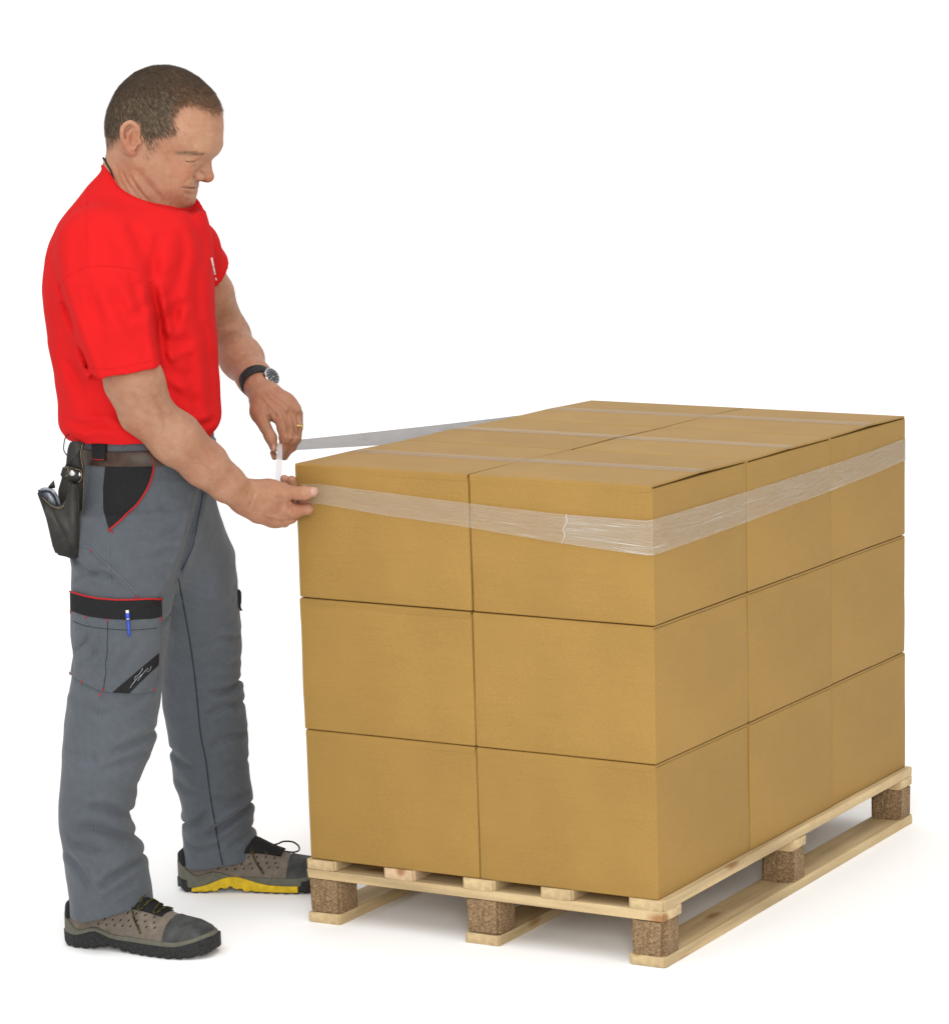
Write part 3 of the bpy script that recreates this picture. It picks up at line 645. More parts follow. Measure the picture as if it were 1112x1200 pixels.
BC([(232, 219.3), (226, 219.8), (219, 219.6), (213, 218.6)], 0.0030, 0.0017, -9, 0.04, 0.3)        # the closed mouth
BC([(229, 227.5), (223, 227.4), (215, 225.5)], 0.0016, 0.0036, -9, 0.04, 0.3)
BC([(231, 187), (228, 188.8), (222, 189.3), (216, 187.8)], 0.0016, 0.0015, -9, -0.004, 0.3)        # lid line
BC([(233, 182.8), (228, 182.2), (222, 183), (215, 184.8)], 0.0010, 0.0018, -9, -0.004, 0.3)        # crease of the upper lid
BC([(256, 153), (246, 154.5), (234, 152)], 0.0006, 0.002); BC([(256, 160), (244, 161), (232, 158)], 0.0006, 0.002)
BC([(152, 204), (160, 219), (176, 238)], 0.0024, 0.0030); BC([(142, 198), (149, 213), (169, 238)], 0.0018, 0.0030); BC([(159, 196), (172, 214), (192, 237)], 0.0022, 0.0060)
BC([(136, 190), (140, 206), (150, 227)], 0.0014, 0.0030); BC([(207, 203), (202, 215), (204, 226)], 0.0010, 0.006)
# right hand and forearm
BC([(316, 606), (327, 610), (337, 611)], 0.0030, 0.0026, -9, -0.10, 0.5, -0.13); BC([(306, 603), (317, 608), (328, 614)], 0.0020, 0.0024, -9, -0.10, 0.5, -0.13)
BC([(341, 585.5), (350, 588), (363, 588)], 0.0045, 0.0030, -9, -0.10, 0.2, -0.14); BC([(354, 571), (354.7, 577), (354, 583)], 0.0008, 0.0016, -9, -0.12, 0.3, -0.15)
BC([(357, 571), (357.6, 577), (357, 583)], 0.0007, 0.0014, -9, -0.12, 0.3, -0.15)
BC([(299, 571), (296, 583), (290, 596)], 0.0010, 0.003, -9, -0.12, 0.3, -0.15); BC([(337, 590), (341, 596), (340, 604)], 0.0015, 0.003, -9, -0.10, 0.4, -0.13)
BC([(310, 575), (322, 582), (332, 584)], 0.0010, 0.004, -9, -0.12, 0.4, -0.14)
BC([(180, 462), (192, 482), (196, 505)], 0.0025, 0.006, -9, -0.19, 0.4, -0.22); BC([(152, 455), (160, 474), (178, 486), (204, 488)], 0.0020, 0.006, -9, -0.19, 0.4, -0.22)
BC([(215, 525), (245, 550), (272, 572)], 0.0016, 0.006, -9, -0.15, 0.4, -0.19); BC([(230, 530), (256, 552), (280, 572)], -0.0010, 0.004, -9, -0.15, 0.4, -0.19)
# left hand
BC([(331.5, 486), (335.5, 500), (338.5, 515)], 0.0040, 0.0022, -0.02, 0.075, 0.4, 0.03); BC([(340.5, 486), (344, 500), (345.2, 514)], 0.0040, 0.0020, -0.02, 0.085, 0.4, 0.04)
BC([(347.8, 486), (349.4, 500), (349, 512)], 0.0030, 0.0018, -0.02, 0.09, 0.3, 0.05)
BC([(314, 487), (318, 495), (323, 503)], 0.0040, 0.0035, -0.02, 0.075, 0.3, 0.03); BC([(309, 477), (314, 485), (318, 491)], 0.0020, 0.003, -0.02, 0.075, 0.4, 0.03)
for (x, y) in ((326, 484), (335.5, 481), (343.5, 480), (349.5, 482)): BC([(x - 2.5, y - 1), (x, y), (x + 2.5, y + 1)], -0.0022, 0.0035, -0.02, 0.075, 0.0, 0.045)
for (x, y) in ((334, 511), (342, 513), (347, 513)): BC([(x - 3, y - 0.5), (x, y), (x + 3, y + 0.5)], -0.0012, 0.0025, -0.02, 0.075, 0.4, 0.03)
for pts in ([(306, 462), (316, 474), (325, 483)], [(312, 460), (326, 471), (335, 479)], [(316, 458), (332, 468), (342, 477)]): BC(pts, -0.0013, 0.0026, -0.02, 0.12, 0.3, 0.07)
def skin_d(P): return 0.0007 * vnoise(P * 55) + 0.0004 * vnoise(P * 140)
body.disp(skin_d)
bo, bv, bf = solid('body', body, (-0.30, -0.32, 0.80), (0.42, 0.46, 1.72), 0.0019, M['skin'], man, 2)
bt = bvh(bv, bf)
tint_spots(M['skin'], [(J(170, 470, -0.22), 0.14, (0.84, 0.81, 0.79)), (J(220, 528, -0.20), 0.13, (0.86, 0.82, 0.80)), (J(300, 585, -0.14), 0.12, (0.88, 0.82, 0.79)), (J(270, 400, 0.30), 0.16, (0.84, 0.81, 0.79)), (J(325, 490, 0.06), 0.12, (0.88, 0.82, 0.79)), (Hm(214, 200, 0.045), 0.036, (1.0, 0.80, 0.76)), (Hm(243, 206), 0.024, (1.0, 0.76, 0.72)), (Hm(150, 162, 0.085), 0.036, (1.03, 0.82, 0.78)), (Hm(150, 162, 0.085, 1), 0.036, (1.03, 0.82, 0.78)), (Hm(214, 200, 0.045, 1), 0.036, (1.0, 0.80, 0.76)),
    (Hm(208, 226, 0.03), 0.040, (0.90, 0.89, 0.90)), (Hm(208, 226, 0.03, 1), 0.040, (0.90, 0.89, 0.90)), (Hm(145, 205, 0.05), 0.05, (0.98, 0.84, 0.78)), (J(350, 597, -0.13), 0.03, (1.0, 0.84, 0.80)), (J(372, 577, -0.15), 0.02, (1.0, 0.85, 0.80)), (J(335, 520, 0.03), 0.035, (1.0, 0.86, 0.82)), (J(158, 500, -0.23), 0.05, (1.0, 0.84, 0.78))])

# nails
patch('fingernail', bt, [(364.5, 571.8), (369, 571), (372.5, 573), (373, 577), (370, 580), (365, 580.2), (363.6, 576)], M['nail'], bo, 0.0007, 1.5)
patch('fingernail', bt, [(318.6, 522), (321, 521), (322.3, 525), (321.5, 529), (319.5, 528)], M['nail'], bo, 0.0006, 1.5)
# lips
patch('lip', bt, [(215.5, 219.2), (220, 218), (225, 216.6), (228.2, 216.2), (229, 218.6), (224, 219.2), (218, 219.6)], M['lip'], bo, 0.0003, 1.5, back=0.002)
patch('lip', bt, [(216, 220.6), (222, 220.8), (227.2, 220.6), (227.3, 223.5), (224, 224.8), (219.5, 223.4)], M['lip'], bo, 0.0003, 1.5, back=0.002)
line('eyelashes', bt, [(217, 188.1), (221, 189.0), (225, 189.0), (229, 188.0)], M['hairdk'], bo, 0.0006, 0.0001, per=4)
line('mouth_line', bt, [(213.8, 218.9), (219, 219.7), (225, 219.8), (229, 219.5)], M['mouth'], bo, 0.0007, 0.0, per=4)

# ---------------------------------------------------------------- hair: strands rooted in the scalp
HAIR = [(122, 196), (126, 60), (200, 55), (250, 80), (262, 118), (262, 128), (254, 131.5), (247, 131), (236, 126), (226, 121.5), (214, 121.5), (206, 127), (202, 135), (202.5, 143), (205, 150), (204, 156.5), (193, 157.5), (186, 161), (181, 170), (175, 180), (169, 181), (170, 172), (167.5, 160), (165, 151), (160, 143), (151, 139.5), (143, 143), (139.5, 151), (139.5, 158), (135, 166), (131, 172), (122, 176)]
def inpoly(x, y, poly):
    c = np.zeros(len(x), bool); n = len(poly)
    for i in range(n):
        (x0, y0), (x1, y1) = poly[i], poly[(i + 1) % n]
        if y0 == y1: continue
        cr = ((y0 > y) != (y1 > y)) & (x < (x1 - x0) * (y - y0) / (y1 - y0) + x0); c ^= cr
    return c
def pix(P):
    """local points -> photograph pixels"""
    q = np.outer(P[:, 0], U) + np.outer(P[:, 1], V) + np.outer(P[:, 2], AZ) + O - CAM; z = q @ FW; return PCX + FPX * (q @ RT) / z, PCY - FPX * (q @ UP) / z
def head_side(P):
    """mirror far-side head points to the near side so one traced hairline serves both"""
    a = (P[:, 0] - hc[0]) * ch + (P[:, 1] - HV) * sh; b = -(P[:, 0] - hc[0]) * sh + (P[:, 1] - HV) * ch; b = -np.abs(b)
    return np.stack([hc[0] + a * ch - b * sh, HV + a * sh + b * ch, P[:, 2]], 1), b
fc = bv[bf].mean(1); d1 = bv[bf[:, 2]] - bv[bf[:, 0]]; d2 = bv[bf[:, 3]] - bv[bf[:, 1]]; fn = np.cross(d1, d2); fa = np.linalg.norm(fn, axis=1) / 2; fn = fn / (2 * fa[:, None] + 1e-12)
hs, hb = head_side(fc); hx, hy = pix(hs)
onh = (fc[:, 2] > J(150, 196)[2]) & ~((np.abs(hx - 152) < 13) & (np.abs(hy - 161) < 21) & (np.abs(hb) > 0.074))
hj = rng.normal(0, 1.7, (2, len(hx))); hm = onh & inpoly(hx + hj[0], hy + hj[1], HAIR)
hshrunk = [(x + (-6 if x > 172 and y > 100 else 0), y - (5 if y > 110 else 0)) for x, y in HAIR]
hp = np.where(hy > 158, 0.35, 1.0) * np.where(hy > 168, 0.5, 1.0) * np.where((hx > 196) & (hy > 132), 0.5, 1.0); hp = np.where(inpoly(hx, hy, hshrunk), hp, hp * 0.45); hp = np.where((hx < 145) & (hy > 156), hp * 0.5, hp)
# scalp cap under the strands
cap = onh & inpoly(hx - 0, hy, hshrunk) & ~((hy > 149) & (hx > 160)) & ~((hx < 150) & (hy > 154))
uq, inv = np.unique(bf[cap].ravel(), return_inverse=True)
vn = np.zeros_like(bv); 
for k in range(4): np.add.at(vn, bf[:, k], fn)
vn /= np.linalg.norm(vn, axis=1)[:, None] + 1e-12
hair = link('hair', npmesh('hair', bv[uq] + vn[uq] * 0.0012, inv.reshape(-1, 4)), M['hairdk'], man, True)
def strands(name, mask, n, L, wid, comb, m, parent, jit=0.35, liftn=0.35, prob=None):
    idx = np.flatnonzero(mask); p = fa[idx] * (prob[idx] if prob is not None else 1); pick = rng.choice(idx, n, p=p / p.sum())
    c = fc[pick] + fn[pick] * 0.0003 + (rng.random((n, 3)) - 0.5) * 0.002; nn = fn[pick]
    t = comb(fc[pick]) + rng.normal(0, jit, (n, 3)); t -= nn * (t * nn).sum(1)[:, None]; t /= np.linalg.norm(t, axis=1)[:, None]
    s = np.cross(nn, t); l = L * rng.uniform(0.6, 1.25, n)[:, None]; wd = wid * rng.uniform(0.6, 1.2, n)[:, None]
    a = c - s * wd; b = c + s * wd; mid = c + t * l * 0.55 + nn * l * liftn * 0.5; tip = c + t * l + nn * l * liftn * rng.uniform(0.3, 0.9, n)[:, None]
    vs = np.concatenate([a, b, mid + s * wd * 0.7, mid - s * wd * 0.7, tip]); i = np.arange(n)
    f4 = np.stack([i, i + n, i + 2 * n, i + 3 * n], 1); f3 = np.stack([i + 3 * n, i + 2 * n, i + 4 * n], 1)
    me = npmesh(name, vs, np.concatenate([np.stack([f4[:, 0], f4[:, 1], f4[:, 2]], 1), np.stack([f4[:, 0], f4[:, 2], f4[:, 3]], 1), f3])); return link(name, me, m, parent, True)
def comb_scalp(P):
    crown = J(150, 95, 0.0); d = P - crown; d[:, 2] -= 0.02; return d / (np.linalg.norm(d, axis=1)[:, None] + 1e-9) + np.array([0.15, 0, -0.5])
strands('hair_strands', hm & ~((hx > 218) & (hy > 108)), 23000, 0.012, 0.00036, comb_scalp, M['hair'], hair, 0.22, 0.32, hp)['kind'] = 'stuff'
strands('greying_strands', hm & (hy + 0.35 * (hx - 160) * (hx < 160) + 6 * hj[0] > 114) & (hx < 206), 6000, 0.013, 0.00034, comb_scalp, M['hairgrey'], hair, 0.2, 0.3, hp)['kind'] = 'stuff'
strands('fringe_strands', hm & (hx > 200) & (hy > 100), 2600, 0.011, 0.0004, comb_scalp, M['hairwarm'], hair, 0.35, 0.4)['kind'] = 'stuff'
BROW = [(207, 178), (217, 176.5), (228, 177.6), (238, 178.2), (242, 177.6), (241, 180), (233, 181), (222, 180.6), (212, 180.6)]
bm_ = onh & inpoly(hx, hy, BROW) & (fc[:, 0] > hc[0])
if bm_.sum() > 20: strands('eyebrow', bm_, 420, 0.008, 0.00030, lambda P: np.tile(np.array([-1.0, 0, 0.1]), (len(P), 1)), M['brow'], man, 0.25, 0.25)['kind'] = 'stuff'

# ---------------------------------------------------------------- t-shirt
shirt = Shape()
shirt.loft(rowsJ([(508.5, 77, 249, -0.165, 0.165), (500, 69, 257, -0.175, 0.175), (491, 66.5, 261, -0.18, 0.18), (470, 67, 258, -0.178, 0.178), (430, 62, 256, -0.180, 0.18), (400, 56, 255, -0.185, 0.185), (360, 50, 253, -0.19, 0.19), (340, 48.5, 252, -0.195, 0.195),
    (320, 50, 250, -0.197, 0.197), (300, 52.5, 249.5, -0.197, 0.197), (280, 58.5, 246.5, -0.190, 0.190), (262, 67, 243, -0.178, 0.178), (245, 78, 238, -0.150, 0.15), (230, 91, 232, -0.115, 0.115), (215, 102, 226, -0.085, 0.085), (200, 117, 222, -0.072, 0.072), (186, 124, 215, -0.065, 0.065)]), 0.0, 2.25)
# sleeves, each with its own open end
a0, a1 = J(109, 440.5, -0.205), J(190.5, 428, -0.205); dn = np.array([a1[2] - a0[2], 0, -(a1[0] - a0[0])]); dn /= np.linalg.norm(dn)
slR = Shape().chain([J(120, 292, -0.140), J(127, 340, -0.175), J(134, 380, -0.19), J(150, 436, -0.205), J(160, 470, -0.21)], [0.080, 0.084, 0.0785, 0.0685, 0.068], 0.01)
slR.cut(lambda P: (P - a0) @ dn); slR.cone(J(147, 426, -0.2045), J(156, 460, -0.21), 0.0555, 0.0555, 0.0, 's')
LARM = [J(220, 292, 0.18), J(234, 317, 0.225)]; lax = LARM[1] - LARM[0]; lax /= np.linalg.norm(lax)
slL = Shape().chain([J(206, 278, 0.13), J(220, 292, 0.18), J(233, 316, 0.225), J(244, 338, 0.26)], [0.062, 0.060, 0.057, 0.057], 0.01)
slL.cut(lambda P: (P - LARM[1]) @ lax); slL.cone(J(231, 312, 0.218), J(242, 333, 0.25), 0.048, 0.048, 0.0, 's')
shirt.add(slR.eval, J(60, 480, -0.30), J(210, 220, -0.05), 0.03); shirt.add(slL.eval, J(160, 380, 0.05), J(300, 210, 0.32), 0.035)
# neck opening
nk = np.array([J(*p)[[0, 2]] for p in ((60, 150, 0), (112, 180, 0), (122, 193.5, 0), (128, 207, -0.05), (138, 221, -0.06), (150, 229.5, -0.065), (163, 235.5, -0.068), (180, 240.5, -0.06), (200, 244, -0.03), (222, 247, 0), (240, 249, 0))])
nf = np.array([J(*p)[[0, 2]] for p in ((60, 150, 0), (112, 180, 0), (122, 193.5, 0), (138, 215, 0.06), (150, 219, 0.06), (163, 221, 0.06), (200, 222, 0.06), (240, 222, 0.06))])
def neckcut(P):
    m = np.clip((P[:, 1] - 0.025) / 0.04, 0, 1); m = m * m * (3 - 2 * m)
    return (P[:, 2] - np.interp(P[:, 0], nk[:, 0], nk[:, 1]) * (1 - m) - np.interp(P[:, 0], nf[:, 0], nf[:, 1]) * m) * 0.7
shirt.cut(neckcut)
# blouse over the belt, folds
def SF(pts, depth, w, v0=-9, v1=0.0, ridge=0.45): shirt.crease([J(x, y, -0.19) for x, y in pts], depth, w, v0, v1, ridge)
SF([(176, 330), (184, 362), (188, 395), (192, 428)], 0.0135, 0.009)
SF([(68, 328), (78, 360), (90, 392), (104, 430), (112, 446)], 0.0095, 0.008)
SF([(104, 440), (122, 470), (150, 500)], 0.0081, 0.010); SF([(82, 425), (100, 462), (130, 500)], 0.0068, 0.011); SF([(70, 400), (84, 440), (104, 490)], 0.0061, 0.012)
SF([(150, 262), (168, 290), (178, 325)], 0.0061, 0.012); SF([(186, 275), (182, 305), (178, 332)], 0.0054, 0.010)
SF([(130, 335), (148, 368), (162, 396)], 0.0054, 0.011); SF([(106, 345), (115, 375), (124, 405)], 0.0041, 0.012); SF([(180, 345), (165, 362), (148, 366)], 0.0041, 0.009)
SF([(190, 395), (205, 404), (225, 398)], 0.0061, 0.010); SF([(186, 380), (200, 372), (214, 352)], 0.0068, 0.010); SF([(192, 425), (205, 440), (224, 446)], 0.0054, 0.010)
SF([(240, 380), (246, 440), (252, 498)], 0.0054, 0.010); SF([(220, 415), (228, 460), (238, 505)], 0.0054, 0.012); SF([(205, 470), (215, 490), (222, 508)], 0.0047, 0.010)
SF([(222, 250), (236, 282), (242, 320)], 0.0047, 0.010)
SF([(80, 498), (100, 503), (120, 499), (140, 505)], 0.0054, 0.007); SF([(225, 500), (240, 503), (256, 497)], 0.0054, 0.007)
SF([(70, 355), (82, 400), (96, 430)], 0.005, 0.010); SF([(186, 440), (205, 462), (232, 478)], 0.005, 0.010); SF([(120, 490), (112, 470), (98, 448)], 0.004, 0.009)
SF([(196, 340), (204, 370), (206, 392)], 0.005, 0.009); SF([(214, 300), (210, 330), (202, 352)], 0.004, 0.010); SF([(230, 300), (232, 350), (236, 400)], 0.004, 0.011); SF([(212, 265), (216, 290), (214, 320)], 0.003, 0.010)
SF([(94, 262), (90, 300), (96, 330)], 0.003, 0.012); SF([(120, 250), (136, 282), (150, 300)], 0.003, 0.012); SF([(150, 320), (160, 340), (164, 366)], 0.0035, 0.009); SF([(100, 330), (112, 352), (120, 380)], 0.0035, 0.009)
def sd(P):
    q = P * np.array([9.0, 9.0, 5.0]); hemw = np.clip((1.06 - P[:, 2]) / 0.08, 0, 1)
    return 0.0030 * vnoise(q) + 0.0012 * vnoise(P * 26 + 7) + 0.003 * hemw * vnoise(P * np.array([28, 28, 10.0]) + 3)
shirt.disp(sd)
so, sv, sf = solid('t_shirt', shirt, (-0.30, -0.34, 0.90), (0.22, 0.34, 1.56), 0.0034, M['red'], man, 4)
st = bvh(sv, sf)
# collar rib: a raised band round the neck opening
COL = [(121.8, 195, 0.0), (128, 209.5, -0.052), (138, 223.5, -0.066), (150, 232, -0.0745), (163, 238, -0.0765), (180, 243, -0.068), (200, 246, -0.048), (216, 246, -0.02), (221, 244, 0.0)]
cp = [J(*p) for p in COL]; cp += [np.array([p[0], -p[1], p[2]]) for p in cp[-2:0:-1]]
ring = spline(cp, 6, True); snap = []
for p in ring:
    h = st.find_nearest(Vector(p)); snap.append(np.array(p) * 0.5 + np.array(h[0]) * 0.5 if h[0] is not None and h[3] < 0.03 else np.array(p))
link('collar', tube_mesh('collar', snap, 0.0058, 8, True), M['red'], so, True)
# seams of sleeve and shoulder, hem stitching
line('shoulder_seam', st, [(103, 222), (101, 250), (102, 285), (104, 313)], M['red'], so, 0.0008, 0.0)
line('sleeve_seam', st, [(68, 338), (78, 325), (92, 316), (110, 312), (135, 312), (160, 316)], M['red'], so, 0.0010, 0.0)
line('sleeve_hem', st, [(108, 431), (130, 432), (160, 426.5), (187, 419)], M['red'], so, 0.0009, 0.0)
# white print on the chest
patch('chest_print', st, [(247.0, 302), (248.2, 301.6), (252.4, 321), (251.2, 321.8)], M['print'], so, 0.0012, 2.0, vd=-0.05)
patch('chest_print', st, [(252.0, 325.5), (253.2, 325.2), (253.7, 327.8), (252.5, 328.2)], M['print'], so, 0.0012, 2.0, vd=-0.05)

# necklace cord
cord = [J(123.5, 186, -0.012), J(124.5, 196, -0.045), J(129, 208, -0.0585), J(137, 219, -0.0655), J(143, 226, -0.067)]
snapc = []
for p in spline(cord, 6):
    h = bt.find_nearest(Vector(p)); snapc.append(np.array(h[0]) + np.array(h[1]) * 0.0012)
link('neck_cord', tube_mesh('neck_cord', snapc, 0.0017, 6), M['black'], man, True)
kn = J(122.6, 187.5, -0.005); link('cord_clasp', tube_mesh('cord_clasp', [kn + np.array([-0.003, 0, 0.006]), kn, kn + np.array([0.003, -0.003, -0.006])], [0.0018, 0.0028, 0.002], 6), M['black'], man, True)

# ---------------------------------------------------------------- work trousers
tr = Shape()
tr.loft(rowsJ([(505, 90, 250, -0.150, 0.150), (520, 89, 250, -0.152, 0.152), (540, 86, 249, -0.155, 0.155), (580, 84, 249, -0.165, 0.165), (620, 82, 256, -0.172, 0.172), (645, 84, 250, -0.160, 0.17), (664, 95, 235, -0.135, 0.14), (678, 112, 222, -0.10, 0.10), (690, 140, 210, -0.05, 0.06)]), 0.0, 2.25)
tr.loft(rowsJ([(600, 84, 215, -0.172, -0.01), (650, 82, 210, -0.18, -0.012), (690, 84, 205, -0.187, -0.015), (720, 84.5, 200, -0.1928, -0.0208), (752, 85, 195.5, -0.1974, -0.0274), (770, 87, 192.5, -0.1996, -0.0316), (792, 84, 191, -0.2023, -0.0353), (826, 79, 188, -0.2053, -0.0403), (875, 73.5, 181, -0.2097, -0.0487), (906, 71, 168, -0.2123, -0.0553), (935, 69, 159, -0.2144, -0.0594), (966, 70, 153, -0.216, -0.064), (985, 73, 163, -0.2167, -0.0647), (1007, 76.5, 172, -0.218, -0.065), (1030, 80, 175.5, -0.22, -0.065), (1050, 82.5, 178, -0.22, -0.065), (1082, 84, 181, -0.22, -0.065)]), 0.03, 2.2)
tr.loft(rowsJ([(560, 150, 245, -0.12, 0.16), (580, 150, 247, -0.12, 0.165), (616, 162, 260, -0.11, 0.172), (647, 178, 275.5, -0.095, 0.178), (690, 192, 279, -0.06, 0.19), (720, 191, 282, -0.02, 0.20), (752, 190, 284, 0.02, 0.21), (790, 190, 281.5, 0.06, 0.225), (826, 190, 287, 0.08, 0.24), (883, 199.6, 291.5, 0.115, 0.265), (920, 206, 296, 0.135, 0.285), (948, 211.5, 299.5, 0.15, 0.30), (968, 213.5, 296, 0.155, 0.305), (987, 218, 302, 0.16, 0.31), (1007, 215, 306, 0.16, 0.315), (1025, 214, 308, 0.16, 0.318), (1040, 214, 310, 0.16, 0.318)]), 0.035, 2.2)
def hemcut(P, A, B, vlo, vhi, vv):
    a, b = J(*A, vv), J(*B, vv); n = np.array([b[2] - a[2], 0, -(b[0] - a[0])]); n /= np.linalg.norm(n)
    d = (P - a) @ n - 0.012 * 0; reg = np.maximum(vlo - P[:, 1], P[:, 1] - vhi); return np.minimum(d, -reg)
tr.cut(lambda P: hemcut(P, (84, 1072), (179, 1054), -0.4, 0.05, -0.14))
tr.cut(lambda P: hemcut(P, (215, 1016), (310, 1000), 0.05, 0.5, 0.22))
def TN(pts, depth, w, ridge=0.5, v1=-0.06): tr.crease([J(x, y, -0.19) for x, y in pts], depth, w, -9, v1, ridge)      # near leg
def TL(pts, depth, w, ridge=0.5, v0=0.0): tr.crease([J(x, y, 0.10) for x, y in pts], depth, w, v0, 9, ridge)             # far leg
TN([(240, 570), (228, 615), (213, 665), (206, 690)], 0.0087, 0.0066, 0.5, 0.02)
TN([(204, 690), (186, 708), (168, 712)], 0.0030, 0.0066); TN([(202, 728), (192, 732), (183, 740)], 0.0053, 0.0049); TN([(230, 590), (205, 600), (185, 592)], 0.0027, 0.0082)
TN([(222, 630), (200, 628), (175, 640)], 0.0027, 0.0082); TN([(214, 655), (195, 650), (176, 662)], 0.0027, 0.0074)
TN([(84, 655), (96, 668), (116, 676), (134, 678)], 0.0053, 0.0057); TN([(88, 688), (104, 676), (122, 672), (136, 684), (146, 698)], 0.0044, 0.0049); TN([(100, 645), (118, 660), (140, 668)], 0.0027, 0.0057)
TN([(86, 768), (98, 760), (108, 742)], 0.0053, 0.0066); TN([(92, 790), (110, 770), (122, 748)], 0.0027, 0.0066); TN([(130, 800), (150, 770), (165, 752)], 0.0027, 0.0082); TN([(98, 740), (118, 775), (140, 795)], 0.0027, 0.0074)
TN([(192, 780), (180, 800), (160, 822), (140, 832)], 0.0036, 0.0082); TN([(82, 815), (100, 830), (128, 836)], 0.0036, 0.0082)
TN([(187, 862), (170, 866), (150, 874), (128, 882)], 0.0071, 0.0074); TN([(178, 884), (160, 886), (140, 894), (116, 904)], 0.0053, 0.0074); TN([(76, 880), (96, 886), (120, 884)], 0.0036, 0.0082)
TN([(164, 925), (146, 926), (124, 918)], 0.0036, 0.0098); TN([(158, 962), (142, 952), (122, 944), (98, 944)], 0.0079, 0.0082); TN([(170, 990), (152, 986), (132, 974), (108, 966), (84, 968)], 0.0087, 0.0082)
TN([(175, 1008), (156, 1012), (134, 1022), (116, 1038)], 0.0097, 0.0074); TN([(76, 1000), (90, 1012), (102, 1030), (108, 1048)], 0.0079, 0.0074); TN([(160, 1030), (140, 1038), (120, 1054)], 0.0044, 0.0066); TN([(80, 985), (100, 990), (126, 1000)], 0.0053, 0.0074)
TL([(262, 640), (245, 655), (225, 668)], 0.0052, 0.0074); TL([(276, 680), (255, 684), (228, 690)], 0.0052, 0.0082); TL([(280, 745), (262, 738), (232, 750)], 0.0063, 0.0082); TL([(283, 770), (264, 776), (240, 772)], 0.0042, 0.0082)
TL([(286, 800), (268, 806), (244, 808)], 0.0103, 0.0066); TL([(288, 832), (268, 824), (240, 838)], 0.0072, 0.0074); TL([(290, 868), (270, 864), (246, 878)], 0.0063, 0.0082); TL([(294, 905), (276, 898), (255, 905)], 0.0042, 0.0082)
TL([(200, 885), (212, 898), (232, 905)], 0.0063, 0.0074); TL([(208, 920), (222, 934), (242, 930)], 0.0042, 0.0082); TL([(300, 955), (284, 962), (262, 976), (244, 990)], 0.0123, 0.0074); TL([(215, 985), (230, 976), (246, 958)], 0.0103, 0.0074); TL([(294, 938), (272, 946), (252, 938)], 0.0063, 0.0082)
TL([(218, 1003), (236, 1006), (260, 1000)], 0.0063, 0.0066); TL([(305, 985), (286, 992), (270, 1004)], 0.0063, 0.0066)
def td(P):
    lowz = np.clip((0.45 - P[:, 2]) / 0.3, 0, 1)
    return 0.0042 * vnoise(P * np.array([10, 10, 12.0]) + 11) + 0.0016 * vnoise(P * np.array([26, 26, 34.0]) + 5) + 0.0022 * lowz * vnoise(P * np.array([9, 9, 20.0]) + 31)
tr.disp(td)
to, tv, tf = solid('trousers', tr, (-0.30, -0.30, 0.02), (0.30, 0.40, 0.99), 0.0036, M['grey'], man, 4)
tt = bvh(tv, tf)
# side pocket insert with red piping
patch('pocket_insert', tt, [(125, 533), (150, 534), (176.5, 531), (179.5, 547.5), (174.5, 567.6), (162.5, 588), (147, 603.6), (128, 620), (122, 600), (121.5, 572), (124, 545)], M['black'], to, 0.0022, 4)
line('pocket_piping', tt, [(178.3, 537), (180, 547.5), (175, 567.6), (163, 588), (147.5, 604), (127, 622)], M['redpipe'], to, 0.0020, 0.0022)
line('side_seam', tt, [(125, 541), (121.5, 572), (120.5, 599), (126.5, 622), (127.5, 640), (128, 672), (131, 700)], M['stitch'], to, 0.0011, 0.0004)
line('side_seam', tt, [(114, 822), (113, 860), (108, 900), (107, 950), (110, 1000), (117, 1040), (121, 1060), (125, 1074)], M['stitch'], to, 0.0007, 0.0002)
line('side_seam', tt, [(118, 822), (117, 860), (112, 900), (111, 950), (114, 1000), (121, 1040)], M['stitch'], to, 0.0006, 0.0)
line('inner_seam', tt, [(209, 678), (216, 715), (223, 755), (229, 800), (235, 860), (241, 890), (246, 930), (252, 965), (256, 990), (261, 1014)], M['seam'], to, 0.0016, -0.0004, vd=0.1)
line('fly_seam', tt, [(238, 578), (233, 605), (226, 640), (213, 668)], M['seam'], to, 0.0012, 0.0)
# second slanted pocket
line('slant_pocket_edge', tt, [(97, 641), (105.5, 641), (118, 655), (135, 671), (150, 685), (162.5, 699)], M['stitch'], to, 0.0014, 0.0008)
# cargo pocket
patch('cargo_pocket', tt, [(85, 714), (103, 721), (126, 724), (152, 725.5), (187, 722.5), (186, 745), (184, 775), (179.5, 810.5), (152, 813), (131, 811.5), (114.4, 808), (98, 800), (84.5, 791), (88, 769), (85, 745)], M['grey'], to, 0.0042, 4, vd=-0.15)
patch('pocket_flap', tt, [(85, 694), (105, 700), (122.6, 702.6), (152, 703.5), (188, 702), (187.5, 723.5), (152, 726.5), (126, 725.3), (103, 722), (85.5, 716)], M['black'], to, 0.0052, 4, vd=-0.15)
line('flap_piping', tt, [(85, 693), (105, 699), (122.6, 701.8), (152, 702.6), (188, 701)], M['redpipe'], to, 0.0018, 0.005, vd=-0.15)
patch('pocket_stripe', tt, [(184.2, 765), (183.3, 779), (151.5, 812.8), (131.5, 811.5)], M['black'], to, 0.0052, 4, vd=-0.15)
line('pocket_stitch', tt, [(127, 728), (126, 760), (124, 790), (122, 808)], M['seam'], to, 0.0008, 0.0042, vd=-0.15)
line('pocket_stitch', tt, [(88, 728), (104, 734), (128, 737), (155, 738), (184, 735)], M['seam'], to, 0.0007, 0.0042, vd=-0.15)
for p in ([(172, 783), (166, 790), (160, 795), (156, 800), (152, 806)], [(166, 783), (162, 790), (158, 793), (157, 797)], [(175, 781), (174, 785), (171, 788)], [(169, 786), (164, 793), (161, 798)]):
    line('pocket_logo', tt, p, M['phone'], to, 0.0006, 0.0056, vd=-0.15)
